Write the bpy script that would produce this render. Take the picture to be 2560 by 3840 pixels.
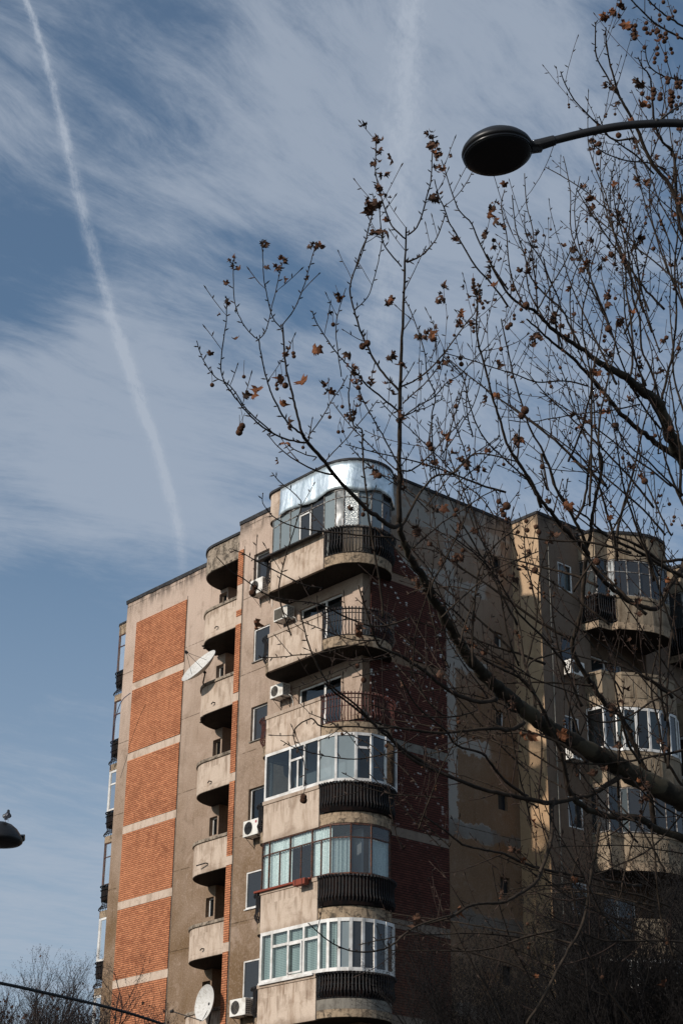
import bpy, math, random
import numpy as np
from mathutils import Vector, Matrix, noise as mnoise

for o in list(bpy.data.objects): bpy.data.objects.remove(o)
S = bpy.context.scene
COL = S.collection

# ------------------------------------------------------------------ camera
YAW, PIT, ROL = math.radians(-49.07528), math.radians(25.05515), math.radians(0.73610)
FPX = 6533.69
CAM = Vector((38.407, -35.583, 2.434))
def cam_axes():
    cy, sy, cp, sp = math.cos(YAW), math.sin(YAW), math.cos(PIT), math.sin(PIT)
    f = Vector((sy*cp, cy*cp, sp)); r = Vector((cy, -sy, 0)); u = r.cross(f)
    cr, sr = math.cos(ROL), math.sin(ROL)
    return r*cr+u*sr, u*cr-r*sr, f
RX, UX, FX = cam_axes()
cd = bpy.data.cameras.new('camera'); cam = bpy.data.objects.new('camera', cd); COL.objects.link(cam)
cam.matrix_world = Matrix(((RX.x, UX.x, -FX.x, CAM.x), (RX.y, UX.y, -FX.y, CAM.y), (RX.z, UX.z, -FX.z, CAM.z), (0, 0, 0, 1)))
cd.sensor_fit = 'HORIZONTAL'; cd.sensor_width = 36.0; cd.lens = FPX/2560*36.0
cd.clip_start = 0.1; cd.clip_end = 3000
S.camera = cam
S.render.resolution_x = 682; S.render.resolution_y = 1024

def D(x, y, depth):
    """a point seen at (x, y) of the 1568 px wide survey sheet, 'depth' metres away"""
    px, py = x*1.632653, y*1.632653
    return CAM + (RX*((px-1280)/FPX) - UX*((py-1920)/FPX) + FX)*depth
def MPX(w, depth): return w*1.632653*depth/FPX     # sheet px -> metres

# ------------------------------------------------------------------ exposure
S.view_settings.view_transform = 'Standard'; S.view_settings.look = 'None'
S.view_settings.exposure = 0.0; S.view_settings.gamma = 1.0; S.view_settings.use_curve_mapping = False

# ------------------------------------------------------------------ sun + sky
EL, AZ = math.radians(24.5), math.radians(4.0)
SUN = Vector((-math.sin(AZ)*math.cos(EL), -math.cos(AZ)*math.cos(EL), math.sin(EL)))
sl = bpy.data.lights.new('sun', 'SUN'); sl.energy = 3.7; sl.angle = math.radians(1.2); sl.color = (1.0, 0.91, 0.82)
so = bpy.data.objects.new('sun', sl); COL.objects.link(so)
so.rotation_euler = (-SUN).to_track_quat('-Z', 'Y').to_euler()

W = bpy.data.worlds.new('World'); S.world = W; W.use_nodes = True
wt = W.node_tree; wt.nodes.clear()

class NT:
    """tiny node helper"""
    def __init__(s, tree): s.t = tree
    def n(s, typ, ins=None, **kw):
        nd = s.t.nodes.new(typ)
        for k, v in kw.items(): setattr(nd, k, v)
        if ins:
            for k, v in ins.items(): s.set(nd.inputs[k], v)
        return nd
    def set(s, sock, v):
        if isinstance(v, bpy.types.NodeSocket): s.t.links.new(v, sock)
        elif isinstance(v, bpy.types.Node): s.t.links.new(v.outputs[0], sock)
        else:
            if isinstance(v, (tuple, list)) and sock.type == 'RGBA' and len(v) == 3: v = (*v, 1)
            sock.default_value = v
    def m(s, op, a, b=None, c=None, clamp=False):
        nd = s.t.nodes.new('ShaderNodeMath'); nd.operation = op; nd.use_clamp = clamp
        for i, v in enumerate((a, b, c)):
            if v is not None: s.set(nd.inputs[i], v)
        return nd.outputs[0]
    def vm(s, op, a, b=None):
        nd = s.t.nodes.new('ShaderNodeVectorMath'); nd.operation = op
        s.set(nd.inputs[0], a)
        if b is not None: s.set(nd.inputs[1], b)
        return nd.outputs['Value'] if op in ('DOT_PRODUCT', 'LENGTH', 'DISTANCE') else nd.outputs[0]
    def mix(s, f, a, b, mode='MIX'):
        nd = s.t.nodes.new('ShaderNodeMix'); nd.data_type = 'RGBA'; nd.blend_type = mode
        s.set(nd.inputs[0], f); s.set(nd.inputs[6], a); s.set(nd.inputs[7], b)
        return nd.outputs[2]
    def ramp(s, f, a, b, sm=True):
        nd = s.t.nodes.new('ShaderNodeMapRange'); nd.interpolation_type = 'SMOOTHSTEP' if sm else 'LINEAR'
        s.set(nd.inputs[0], f); s.set(nd.inputs[1], a); s.set(nd.inputs[2], b)
        nd.inputs[3].default_value = 0; nd.inputs[4].default_value = 1
        return nd.outputs[0]
    def noise(s, vec, scale, detail=4, rough=.55, dist=0.0, dim='3D'):
        nd = s.n('ShaderNodeTexNoise', {'Scale': scale, 'Detail': detail, 'Roughness': rough, 'Distortion': dist}, noise_dimensions=dim)
        if vec is not None: s.set(nd.inputs['Vector'], vec)
        return nd.outputs[0]
    def comb(s, x, y, z=0.0):
        return s.n('ShaderNodeCombineXYZ', {0: x, 1: y, 2: z}).outputs[0]
    def sep(s, v):
        nd = s.n('ShaderNodeSeparateXYZ', {0: v}); return nd.outputs

w = NT(wt)
sky = w.n('ShaderNodeTexSky', sky_type='NISHITA', sun_disc=False, sun_elevation=EL, sun_rotation=math.pi+AZ,
          altitude=90, air_density=1.0, dust_density=1.2, ozone_density=1.6)
dirv = w.vm('NORMALIZE', w.n('ShaderNodeTexCoord').outputs['Generated'])
dx, dy, dz = w.sep(dirv)
zc = w.m('MAXIMUM', dz, 0.06)
u = w.m('DIVIDE', dx, zc); v = w.m('DIVIDE', dy, zc)       # the plane of the high cirrus
def plane_uv(px, py):
    d = (D(px, py, 1.0)-CAM).normalized(); return d.x/d.z, d.y/d.z
uv = w.comb(u, v)
# streak frame: cirrus fibres run along one compass direction of that plane
a0 = Vector(plane_uv(350, 180)); a1 = Vector(plane_uv(760, 400)); sd = (a1-a0).normalized(); sp_ = Vector((-sd.y, sd.x))
su = w.vm('DOT_PRODUCT', uv, (sd.x, sd.y, 0)); sv = w.vm('DOT_PRODUCT', uv, (sp_.x, sp_.y, 0))
warp = w.noise(uv, 1.3, 3, .5)
svw = w.m('ADD', sv, w.m('MULTIPLY', w.m('SUBTRACT', warp, .5), .50))
fib = w.noise(w.comb(w.m('MULTIPLY', su, 2.6), w.m('MULTIPLY', svw, 7.0)), 1.0, 10, .72, .12)
big = w.noise(w.comb(w.m('MULTIPLY', su, 1.1), w.m('MULTIPLY', svw, 1.5), 3.3), 1.2, 5, .55, .1)
fib2 = w.noise(w.comb(w.m('MULTIPLY', su, 6.5), w.m('MULTIPLY', svw, 21.0), 7.7), 1.0, 8, .68, .3)
puff = w.noise(uv, 16.0, 7, .68, .3)
def blob(px, py, rad, amp):
    d = (D(px, py, 1.0)-CAM).normalized()
    dot = w.vm('DOT_PRODUCT', dirv, (d.x, d.y, d.z))
    return w.m('MULTIPLY', w.ramp(dot, math.cos(rad*1.632653/FPX), 1.0), amp)
dens = w.m('ADD', w.m('MULTIPLY', fib, 1.05), w.m('MULTIPLY', big, .56))
dens = w.m('ADD', dens, w.m('MULTIPLY', puff, .26))
dens = w.m('ADD', dens, w.m('MULTIPLY', w.m('SUBTRACT', fib2, .5), w.m('ADD', .25, w.m('MULTIPLY', w.ramp(dz, .36, .62), .55))))
for b in [(340, 130, 330, -.13), (20, 560, 280, -.34), (560, 700, 260, -.10), (130, 1560, 420, -.26), (60, 1440, 200, -.16), (700, 620, 160, -.12),
          (430, 1000, 420, .20), (120, 1000, 460, .20), (1050, 220, 620, .22), (1250, 700, 500, .10), (520, 300, 300, .14), (200, 180, 260, .10), (1560, 700, 300, -.05), (1000, 850, 300, .10),
          (1568, 30, 280, -.28), (0, 300, 260, .10), (100, 1900, 420, .10)]:
    dens = w.m('ADD', dens, blob(*b))
cl = w.ramp(dens, .64, 1.30)
# contrails: a broken line of frozen vapour, defined on the same high plane
def trail(pts, wid, amp, seed):
    """a vapour trail laid along a curve of directions round its own middle direction"""
    Ds = [(D(px, py, 1.0)-CAM).normalized() for px, py in pts]
    C0 = Ds[len(Ds)//2]; ax = (Ds[-1]-Ds[0]); ax = (ax-C0*ax.dot(C0)).normalized(); nx = C0.cross(ax)
    pr = lambda d: (d.dot(ax)/d.dot(C0), d.dot(nx)/d.dot(C0))
    Q = [pr(d) for d in Ds]; t0, t1 = Q[0][0], Q[-1][0]; L = t1-t0
    den = w.m('MAXIMUM', w.vm('DOT_PRODUCT', dirv, tuple(C0)), .05)
    t = w.m('DIVIDE', w.m('SUBTRACT', w.m('DIVIDE', w.vm('DOT_PRODUCT', dirv, tuple(ax)), den), t0), L)
    c = w.m('DIVIDE', w.vm('DOT_PRODUCT', dirv, tuple(nx)), den)
    k = np.polyfit([(q[0]-t0)/L for q in Q], [q[1] for q in Q], 4)
    f = float(k[0])
    tc = w.m('MINIMUM', w.m('MAXIMUM', t, -.3), 1.2)
    for kk in k[1:]: f = w.m('ADD', w.m('MULTIPLY', f, tc), float(kk))
    off = w.m('SUBTRACT', c, f); tn = w.comb(w.m('MULTIPLY', t, 9.0), w.m('MULTIPLY', c, 60.0), seed)
    off = w.m('ADD', off, w.m('MULTIPLY', w.m('SUBTRACT', w.noise(tn, 3.0, 8, .75), .5), wid*4.6))
    g = w.m('DIVIDE', off, w.m('ADD', wid*.9, w.m('MULTIPLY', w.m('MULTIPLY', tc, w.m('SUBTRACT', 1.15, tc)), wid*2.6)))
    g = w.m('POWER', 2.718, w.m('MULTIPLY', w.m('MULTIPLY', g, g), -1.0))
    brk = w.m('MULTIPLY', w.ramp(w.noise(tn, 2.2, 7, .75), .22, .62), 1.05)
    ends = w.m('MULTIPLY', w.ramp(t, -.25, -.1), w.m('SUBTRACT', 1.0, w.ramp(t, .97, 1.03)))
    ends = w.m('MULTIPLY', ends, w.m('SUBTRACT', 1.25, w.m('MULTIPLY', tc, .6)))
    return w.m('MULTIPLY', w.m('MULTIPLY', w.m('MULTIPLY', g, brk), ends), amp)
tr1 = trail([(62, 0), (100, 130), (150, 300), (190, 480), (228, 640), (275, 790), (318, 900), (350, 990), (380, 1090), (402, 1210), (422, 1300)], .0018, .54, 1.0)
tr2 = trail([(950, -60), (935, 120), (925, 300), (900, 520), (870, 760), (880, 960)], .0060, .26, 9.0)
cl = w.m('ADD', w.m('MULTIPLY', cl, .74), w.m('ADD', tr1, tr2), clamp=True)
low = w.m('SUBTRACT', 1.0, w.ramp(dz, .12, .50))
veil = w.m('ADD', .14, w.m('MULTIPLY', low, .52))
cl = w.m('ADD', veil, w.m('MULTIPLY', cl, w.m('SUBTRACT', 1.0, veil)))
skyc = w.mix(1.0, sky.outputs[0], (.58, .88, 1.0), 'MULTIPLY')
SKY_S = 0.098
cloudc = tuple(c/SKY_S for c in (.42, .475, .56))
sunward = w.m('MAXIMUM', w.vm('DOT_PRODUCT', dirv, tuple(SUN)), 0.)
cloudv = w.mix(w.m('MULTIPLY', sunward, sunward), cloudc, tuple(c*1.15 for c in cloudc))
colr = w.mix(w.m('MULTIPLY', cl, .92), skyc, cloudv)
bg = w.n('ShaderNodeBackground', {'Color': colr, 'Strength': SKY_S})
wo = w.n('ShaderNodeOutputWorld', {'Surface': bg.outputs[0]})

# ------------------------------------------------------------------ materials
MATS = {}
def mat(name, build=None, base=(.5, .5, .5), rough=.7, metal=0.0, spec=.3):
    if name in MATS: return MATS[name]
    m = bpy.data.materials.new(name); m.use_nodes = True
    t = NT(m.node_tree); b = m.node_tree.nodes['Principled BSDF']
    b.inputs['Base Color'].default_value = (*base, 1); b.inputs['Roughness'].default_value = rough
    b.inputs['Metallic'].default_value = metal; b.inputs['Specular IOR Level'].default_value = spec
    if build: build(t, b)
    MATS[name] = m; return m
def obc(t): return t.n('ShaderNodeTexCoord').outputs['Object']
def bump(t, b, h, strength=.3, dist=.02):
    nd = t.n('ShaderNodeBump', {'Height': h, 'Strength': strength, 'Distance': dist}); t.set(b.inputs['Normal'], nd.outputs[0])

def plaster_build(light, dark, zt, zb, grey=False, sx=1.0):
    def f(t, b):
        c = obc(t); X, Y, Z = t.sep(c)
        h = t.m('ADD', X, Y)
        g = t.ramp(Z, zt, zb, False)
        n1 = t.noise(c, .55, 5, .6, .4)
        lev = t.m('FRACT', t.m('DIVIDE', t.m('ADD', Z, .05), 2.8))
        cell = t.n('ShaderNodeTexWhiteNoise', {'Vector': t.comb(t.m('FLOOR', t.m('DIVIDE', t.m('ADD', Z, .05), 2.8)), t.m('FLOOR', t.m('DIVIDE', h, 6.0)))}).outputs[0]
        g = t.m('ADD', g, t.m('MULTIPLY', t.m('SUBTRACT', n1, .5), .9))
        g = t.m('ADD', g, t.m('MULTIPLY', t.m('SUBTRACT', cell, .5), .20), clamp=True)
        col = t.mix(g, light, dark)
        # dirt run-off under each joint
        st = t.noise(t.comb(t.m('MULTIPLY', h, 5.0), t.m('MULTIPLY', Z, .45)), 1.0, 5, .62)
        col = t.mix(t.m('MULTIPLY', t.ramp(st, .50, .78), .38), col, tuple(x*.45 for x in dark))
        blot = t.noise(c, 1.7, 5, .62, .8)
        col = t.mix(t.m('MULTIPLY', t.ramp(blot, .52, .75), .35), col, tuple(x*.6 for x in dark))
        col = t.mix(t.m('MULTIPLY', t.ramp(blot, .46, .28), .30), col, light)
        if grey:
            edge = t.m('MULTIPLY', t.m('SUBTRACT', t.noise(c, 5.0, 5, .7), .5), .55)
            e2 = t.m('MULTIPLY', t.m('SUBTRACT', t.noise(c, 1.1, 3, .5), .5), .7)
            yy = t.m('ADD', t.m('ABSOLUTE', t.m('SUBTRACT', Y, 2.55)), edge)
            k1 = t.m('SUBTRACT', 1.0, t.ramp(yy, .20, .24))
            zz = t.m('ADD', t.m('ABSOLUTE', t.m('SUBTRACT', t.m('MODULO', t.m('ADD', Z, .05+.35), 2.8), .35)), t.m('ADD', edge, e2))
            k2 = t.m('SUBTRACT', 1.0, t.ramp(zz, .22, .27))
            k2 = t.m('MULTIPLY', k2, t.m('SUBTRACT', 1.0, t.ramp(t.m('ADD', Y, edge), 4.2, 4.4)))
            zz3 = t.m('ADD', Z, t.m('MULTIPLY', edge, 1.0))
            k3 = t.m('MULTIPLY', t.ramp(zz3, 26.75, 26.85), t.m('MULTIPLY', t.m('SUBTRACT', 1.0, t.ramp(zz3, 27.5, 27.6)), t.ramp(t.noise(c, .8, 3, .5), .40, .44)))
            k = t.m('MAXIMUM', t.m('MAXIMUM', k1, k2), k3)
            k = t.m('MULTIPLY', k, t.ramp(t.m('ADD', Z, t.m('MULTIPLY', n1, 3.0)), 17.5, 19.0))
            col = t.mix(t.m('MULTIPLY', k, .85), col, (.37, .35, .315))
            kd = t.m('MULTIPLY', t.m('SUBTRACT', 1.0, t.ramp(zz, .16, .24)), t.m('SUBTRACT', 1.0, t.ramp(Z, 18.4, 18.8)))
            col = t.mix(t.m('MULTIPLY', kd, .6), col, (.13, .135, .13))
            rust = t.m('MULTIPLY', t.ramp(t.noise(c, .9, 4, .6, .6), .56, .70), t.ramp(Y, 3.0, 4.2))
            col = t.mix(t.m('MULTIPLY', rust, .7), col, (.17, .075, .03))
        # pebble dash
        p = t.noise(c, 62.0, 2, .6); col = t.mix(t.m('MULTIPLY', t.ramp(p, .40, .66), .26), col, tuple(x*.32 for x in dark))
        p2 = t.noise(c, 19.0, 3, .6); col = t.mix(t.m('MULTIPLY', t.ramp(p2, .45, .7), .16), col, tuple(min(1, x*1.3) for x in light))
        # panel joints with ragged mortar
        jj = t.m('ADD', t.m('ABSOLUTE', t.m('SUBTRACT', t.m('MODULO', t.m('ADD', Z, .45), 2.8), .5)), t.m('MULTIPLY', t.m('SUBTRACT', t.noise(c, 9, 3, .6), .5), .03))
        j = t.m('SUBTRACT', 1.0, t.ramp(jj, .006, .020))
        j = t.m('MULTIPLY', j, t.ramp(t.noise(c, 2.3, 3, .6), .36, .52))
        col = t.mix(t.m('MULTIPLY', j, .75), col, tuple(x*.22 for x in dark))
        drip = t.noise(t.comb(t.m('MULTIPLY', h, 4.0), t.m('MULTIPLY', Z, .8)), 1.0, 6, .7)
        topm = t.m('MULTIPLY', t.ramp(Z, 27.5, 28.25), t.ramp(drip, .40, .58))
        col = t.mix(t.m('MULTIPLY', topm, .85), col, (.055, .046, .04))
        t.set(b.inputs['Base Color'], col); b.inputs['Roughness'].default_value = .95; b.inputs['Specular IOR Level'].default_value = .1
        bump(t, b, t.m('ADD', p, t.m('MULTIPLY', p2, 1.5)), .55, .02)
    return f
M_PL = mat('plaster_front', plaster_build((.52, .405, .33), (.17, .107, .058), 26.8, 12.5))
M_PS = mat('plaster_side_shaded', plaster_build((.32, .25, .195), (.195, .118, .069), 27.6, 20.0, grey=True))  # front plaster with the side wall's shade put into a darker colour
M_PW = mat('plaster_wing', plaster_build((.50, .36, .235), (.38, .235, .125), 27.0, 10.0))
M_PWS = mat('plaster_wing_side_shaded', plaster_build((.205, .155, .118), (.155, .096, .060), 27.0, 8.0))  # wing plaster again, toned down to deepen the shade on this face

def smooth_build(light, stain, amt=.5, scale=1.0, crumble=0.0, runs=0.0):
    def f(t, b):
        c = obc(t); X, Y, Z = t.sep(c); h = t.m('ADD', X, t.m('MULTIPLY', Y, 1.3))
        st = t.noise(t.comb(t.m('MULTIPLY', h, 4.0*scale), t.m('MULTIPLY', Z, .9*scale)), 1.0, 6, .65, .3)
        col = t.mix(t.m('MULTIPLY', t.ramp(st, .44, .74), amt), light, stain)
        n = t.noise(c, 1.6*scale, 6, .6, .7)
        col = t.mix(t.m('MULTIPLY', t.ramp(n, .50, .72), amt*.8), col, tuple(x*.8 for x in stain))
        fine = t.noise(c, 26, 4, .65)
        col = t.mix(t.m('MULTIPLY', t.ramp(fine, .50, .70), .22), col, tuple(x*.6 for x in stain))
        if runs:      # rust and soot running down from under each coping, and creeping up from the slab edge
            dd = t.m('MODULO', t.m('SUBTRACT', 28.30, Z), 2.8)
            dr_ = t.noise(t.comb(t.m('MULTIPLY', h, 9.0), t.m('MULTIPLY', Z, .7)), 1.0, 6, .7)
            reach = t.m('MULTIPLY', t.ramp(t.noise(t.comb(t.m('MULTIPLY', h, 3.0), t.m('FLOOR', t.m('DIVIDE', Z, 2.8))), 1.0, 3, .6), .35, .7), .95)
            k_ = t.m('MULTIPLY', t.m('SUBTRACT', 1.0, t.ramp(t.m('SUBTRACT', dd, reach), -.25, .12)), t.ramp(dr_, .42, .60))
            col = t.mix(t.m('MULTIPLY', k_, runs), col, tuple(x*.62 for x in stain))
            k2 = t.m('MULTIPLY', t.ramp(t.m('ADD', dd, t.m('MULTIPLY', n, .35)), 1.12, 1.38), .6)
            col = t.mix(t.m('MULTIPLY', k2, runs), col, tuple(x*.5 for x in stain))
            tone = t.n('ShaderNodeTexWhiteNoise', {'Vector': t.comb(t.m('FLOOR', t.m('DIVIDE', t.m('ADD', Z, .9), 2.8)), t.m('FLOOR', t.m('DIVIDE', X, 4.5)))}).outputs[0]
            col = t.mix(t.m('MULTIPLY', tone, .30), col, tuple(x*.72 for x in light))
        if crumble:
            cr = t.noise(c, 5.0, 6, .72, .9)
            col = t.mix(t.m('MULTIPLY', t.ramp(cr, .50, .60), crumble), col, (.05, .042, .034))
            col = t.mix(t.m('MULTIPLY', t.ramp(cr, .42, .34), crumble*.8), col, tuple(min(1, x*1.25) for x in light))
        ck = t.n('ShaderNodeTexVoronoi', {'Vector': t.vm('ADD', c, t.comb(t.m('MULTIPLY', fine, .35), t.m('MULTIPLY', n, .5), t.m('MULTIPLY', n, .2))), 'Scale': 1.1}, feature='DISTANCE_TO_EDGE').outputs[0]
        col = t.mix(t.m('MULTIPLY', t.m('MULTIPLY', t.m('SUBTRACT', 1.0, t.ramp(ck, .0, .010)), t.ramp(n, .5, .62)), .30), col, tuple(x*.3 for x in stain))
        t.set(b.inputs['Base Color'], col); b.inputs['Roughness'].default_value = .9; b.inputs['Specular IOR Level'].default_value = .12
        bump(t, b, t.m('ADD', fine, n), .45, .03)
    return f
M_BAND = mat('band_plaster', smooth_build((.54, .43, .345), (.28, .20, .14), .65))
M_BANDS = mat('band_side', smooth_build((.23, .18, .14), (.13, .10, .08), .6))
M_PAR = mat('parapet_plaster', smooth_build((.57, .46, .368), (.26, .17, .110), .72, runs=.62))
M_PARW = mat('parapet_wing_shaded', smooth_build((.28, .22, .155), (.11, .075, .047), .85))  # stained plaster, its colour also lowered for shade from the branches
M_SLAB = mat('slab_concrete', smooth_build((.36, .27, .185), (.10, .07, .045), .85, 1.4, .8))
M_SOF = mat('soffit_shaded', smooth_build((.034, .027, .022), (.014, .012, .010), .6, 1.0, .3))  # shade under the slabs painted in as a near-black colour
M_OLD = mat('old_concrete', smooth_build((.33, .27, .21), (.085, .066, .048), .9, 1.2, .85))
M_GREYC = mat('grey_concrete', smooth_build((.22, .20, .17), (.10, .085, .07), .6, 1.5, .3))
M_BITU = mat('bitumen', lambda t, b: (t.set(b.inputs['Base Color'], t.mix(t.ramp(t.noise(obc(t), 6, 4, .6), .4, .7), (.018, .018, .02), (.045, .044, .046))), bump(t, b, t.noise(obc(t), 9, 4), .4, .03)), rough=.75)

def brick_build(c1, c2, mort, axis, flecks=False):
    def f(t, b):
        c = obc(t); X, Y, Z = t.sep(c)
        vec = t.comb(X if axis == 'x' else Y, Z)
        wob = t.m('MULTIPLY', t.m('SUBTRACT', t.noise(c, 2.0, 2, .5), .5), .018)
        vec = t.comb(X if axis == 'x' else Y, t.m('ADD', Z, wob))
        bk = t.n('ShaderNodeTexBrick', {'Vector': vec, 'Color1': c1, 'Color2': c2, 'Mortar': mort, 'Scale': 1.0, 'Mortar Size': .0075, 'Mortar Smooth': .25, 'Bias': -.1, 'Brick Width': .19, 'Row Height': .074})
        col = bk.outputs[0]
        row = t.m('FRACT', t.m('DIVIDE', t.m('ADD', Z, wob), .074))
        # the bed joints are deep and dark, the perpends shallow
        bed = t.m('MAXIMUM', t.m('SUBTRACT', 1.0, t.ramp(row, .02, .30)), t.ramp(row, .90, 1.0))
        n = t.noise(c, 1.1, 5, .6)
        cell = t.n('ShaderNodeTexWhiteNoise', {'Vector': t.comb(t.m('FLOOR', t.m('DIVIDE', X if axis == 'x' else Y, .095)), t.m('FLOOR', t.m('DIVIDE', Z, .074)))}).outputs[0]
        col = t.mix(t.m('MULTIPLY', t.ramp(cell, .72, .95), .45), col, tuple(min(1, x*1.35) for x in c1))
        col = t.mix(t.m('MULTIPLY', t.ramp(n, .45, .75), .55), col, tuple(x*.55 for x in c2))
        run = t.noise(t.comb(t.m('MULTIPLY', t.m('ADD', X, Y), 3.0), t.m('MULTIPLY', Z, .5)), 1.0, 5, .65)
        col = t.mix(t.m('MULTIPLY', t.ramp(run, .52, .72), .40), col, tuple(x*.5 for x in c2))
        n3 = t.noise(c, .45, 3, .5); col = t.mix(t.m('MULTIPLY', t.ramp(n3, .42, .62), .30), col, tuple(min(1, x*1.15) for x in c1))
        if flecks:
            q = t.noise(c, 1.3, 3, .6)
            fl = t.m('MULTIPLY', t.m('GREATER_THAN', cell, .90), t.m('MULTIPLY', t.ramp(q, .50, .56), t.ramp(Z, 15.0, 20.0)))
            fl = t.m('MULTIPLY', fl, t.ramp(t.noise(c, 30, 3, .6), .42, .5))
            col = t.mix(fl, col, (.62, .60, .56))
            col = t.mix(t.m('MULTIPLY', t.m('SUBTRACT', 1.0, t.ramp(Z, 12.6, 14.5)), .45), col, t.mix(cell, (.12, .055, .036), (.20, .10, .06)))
        col = t.mix(t.m('MULTIPLY', bed, .85), col, tuple(x*.6 for x in mort))
        spk = t.noise(c, 45, 2, .5); col = t.mix(t.m('MULTIPLY', t.ramp(spk, .5, .7), .2), col, mort)
        t.set(b.inputs['Base Color'], col); b.inputs['Roughness'].default_value = .88; b.inputs['Specular IOR Level'].default_value = .15
        bump(t, b, t.m('SUBTRACT', 1.0, bed), .7, .012)
    return f
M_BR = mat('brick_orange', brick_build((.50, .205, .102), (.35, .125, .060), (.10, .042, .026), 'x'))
M_BRS = mat('brick_red_shaded', brick_build((.105, .036, .026), (.066, .024, .019), (.016, .010, .009), 'y', True))  # dark red brick, darkened further to paint in the side wall's shade

def glass_build(tint, rough=.03, dark=(.012, .014, .016), wavy=.15, trans=.55, refl=.7):
    def f(t, b):
        tr = t.n('ShaderNodeBsdfTransparent', {'Color': tint})
        gl = t.n('ShaderNodeBsdfGlossy', {'Color': (.84, .86, .88), 'Roughness': rough})
        df = t.n('ShaderNodeBsdfDiffuse', {'Color': dark})
        nz = t.noise(obc(t), 1.5, 2, .5); bn = t.n('ShaderNodeBump', {'Height': nz, 'Strength': wavy, 'Distance': .05})
        t.set(gl.inputs['Normal'], bn.outputs[0])
        fr = t.n('ShaderNodeFresnel', {'IOR': 1.5})
        a = t.n('ShaderNodeMixShader', {0: 1.0-trans, 1: tr.outputs[0], 2: df.outputs[0]})
        m = t.n('ShaderNodeMixShader', {0: t.m('ADD', t.m('MULTIPLY', fr.outputs[0], refl), .04, clamp=True), 1: a.outputs[0], 2: gl.outputs[0]})
        out = [n for n in t.t.nodes if n.type == 'OUTPUT_MATERIAL'][0]; t.set(out.inputs[0], m.outputs[0])
    return f
M_GL = mat('glass', glass_build((.65, .75, .78), wavy=.12))
M_GLC = mat('glass_clear', glass_build((.9, .95, .95), .04, (.3, .3, .3), .1, .93))
M_GLF = mat('glass_frosted', glass_build((.75, .85, .88), .28, (.27, .32, .33), .6, .35, 1.0))
M_GLB = mat('glass_smoky', glass_build((.45, .5, .52), .05, (.045, .046, .048), .1, .35, .55))
M_PATT = mat('patterned_sheet', lambda t, b: bump(t, b, t.n('ShaderNodeTexVoronoi', {'Vector': obc(t), 'Scale': 40}).outputs[0], 1.0, .02), base=(.62, .64, .62), rough=.22, metal=.35, spec=.8)
M_CURT = mat('curtain', lambda t, b: t.set(b.inputs['Base Color'], t.mix(t.ramp(t.noise(obc(t), 30, 4, .6), .35, .65), (.50, .58, .58), (.76, .82, .80))), rough=.9)
def stripes(c1, c2, pitch):
    def f(t, b):
        Z = t.sep(obc(t))[2]; s = t.m('FRACT', t.m('DIVIDE', Z, pitch))
        t.set(b.inputs['Base Color'], t.mix(t.ramp(s, .55, .75), c1, c2))
    return f
M_BLIND = mat('blind', stripes((.33, .41, .395), (.17, .225, .22), .05), rough=.8)
M_BLINDG = mat('blind_grey', stripes((.42, .44, .42), (.25, .26, .25), .05), rough=.8)
M_PVC = mat('white_pvc', lambda t, b: t.set(b.inputs['Base Color'], t.mix(t.ramp(t.noise(obc(t), 3, 4, .6), .35, .7), (.74, .72, .69), (.50, .47, .43))), rough=.4, spec=.4)
M_RUSTF = mat('brown_metal_frame', lambda t, b: t.set(b.inputs['Base Color'], t.mix(t.ramp(t.noise(obc(t), 12, 4, .6), .4, .6), (.11, .038, .02), (.045, .025, .018))), rough=.6)
M_THINF = mat('thin_grey_frame', lambda t, b: t.set(b.inputs['Base Color'], t.mix(t.ramp(t.noise(obc(t), 9, 3, .6), .45, .6), (.09, .07, .06), (.30, .29, .27))), rough=.6)
M_DARKM = mat('dark_railing', lambda t, b: t.set(b.inputs['Base Color'], t.mix(t.ramp(t.noise(obc(t), 14, 3, .6), .4, .65), (.011, .012, .014), (.026, .018, .014))), rough=.55)
M_BRNM = mat('brown_railing', lambda t, b: t.set(b.inputs['Base Color'], t.mix(t.ramp(t.noise(obc(t), 14, 3, .6), .4, .65), (.10, .03, .022), (.05, .022, .018))), rough=.6)
M_DARKP = mat('dark_backing', lambda t, b: t.set(b.inputs['Base Color'], t.mix(t.ramp(t.noise(obc(t), 5, 3, .6), .4, .65), (.006, .005, .005), (.013, .008, .007))), rough=.95, spec=.05)
M_INT = mat('dark_interior', base=(.045, .042, .04), rough=.95)
M_INTL = mat('room_wall', base=(.42, .44, .46), rough=.95)
def foil_build(t, b):
    c = obc(t); X, Y, Z = t.sep(c)
    n = t.noise(c, 3.0, 4, .6, .6); n2 = t.noise(t.comb(t.m('MULTIPLY', X, 3.0), t.m('MULTIPLY', Z, .7), t.m('MULTIPLY', Y, 3.0)), 1.2, 4, .6, .4)
    t.set(b.inputs['Base Color'], t.mix(t.ramp(n, .35, .7), (.78, .85, .88), (.46, .54, .58)))
    t.set(b.inputs['Roughness'], t.m('ADD', .30, t.m('MULTIPLY', n, .28))); b.inputs['Metallic'].default_value = .8
    bump(t, b, t.m('ADD', n2, t.m('MULTIPLY', n, .4)), .55, .05)
M_FOIL = mat('foil_cladding', foil_build)
M_ACW = mat('ac_white', lambda t, b: t.set(b.inputs['Base Color'], t.mix(t.ramp(t.noise(obc(t), 4, 4, .6), .4, .7), (.74, .72, .67), (.50, .46, .40))), rough=.5)
M_BLK = mat('black_plastic', base=(.02, .02, .021), rough=.6)
M_WOODF = mat('brown_wood_frame', base=(.20, .16, .12), rough=.6)
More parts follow.
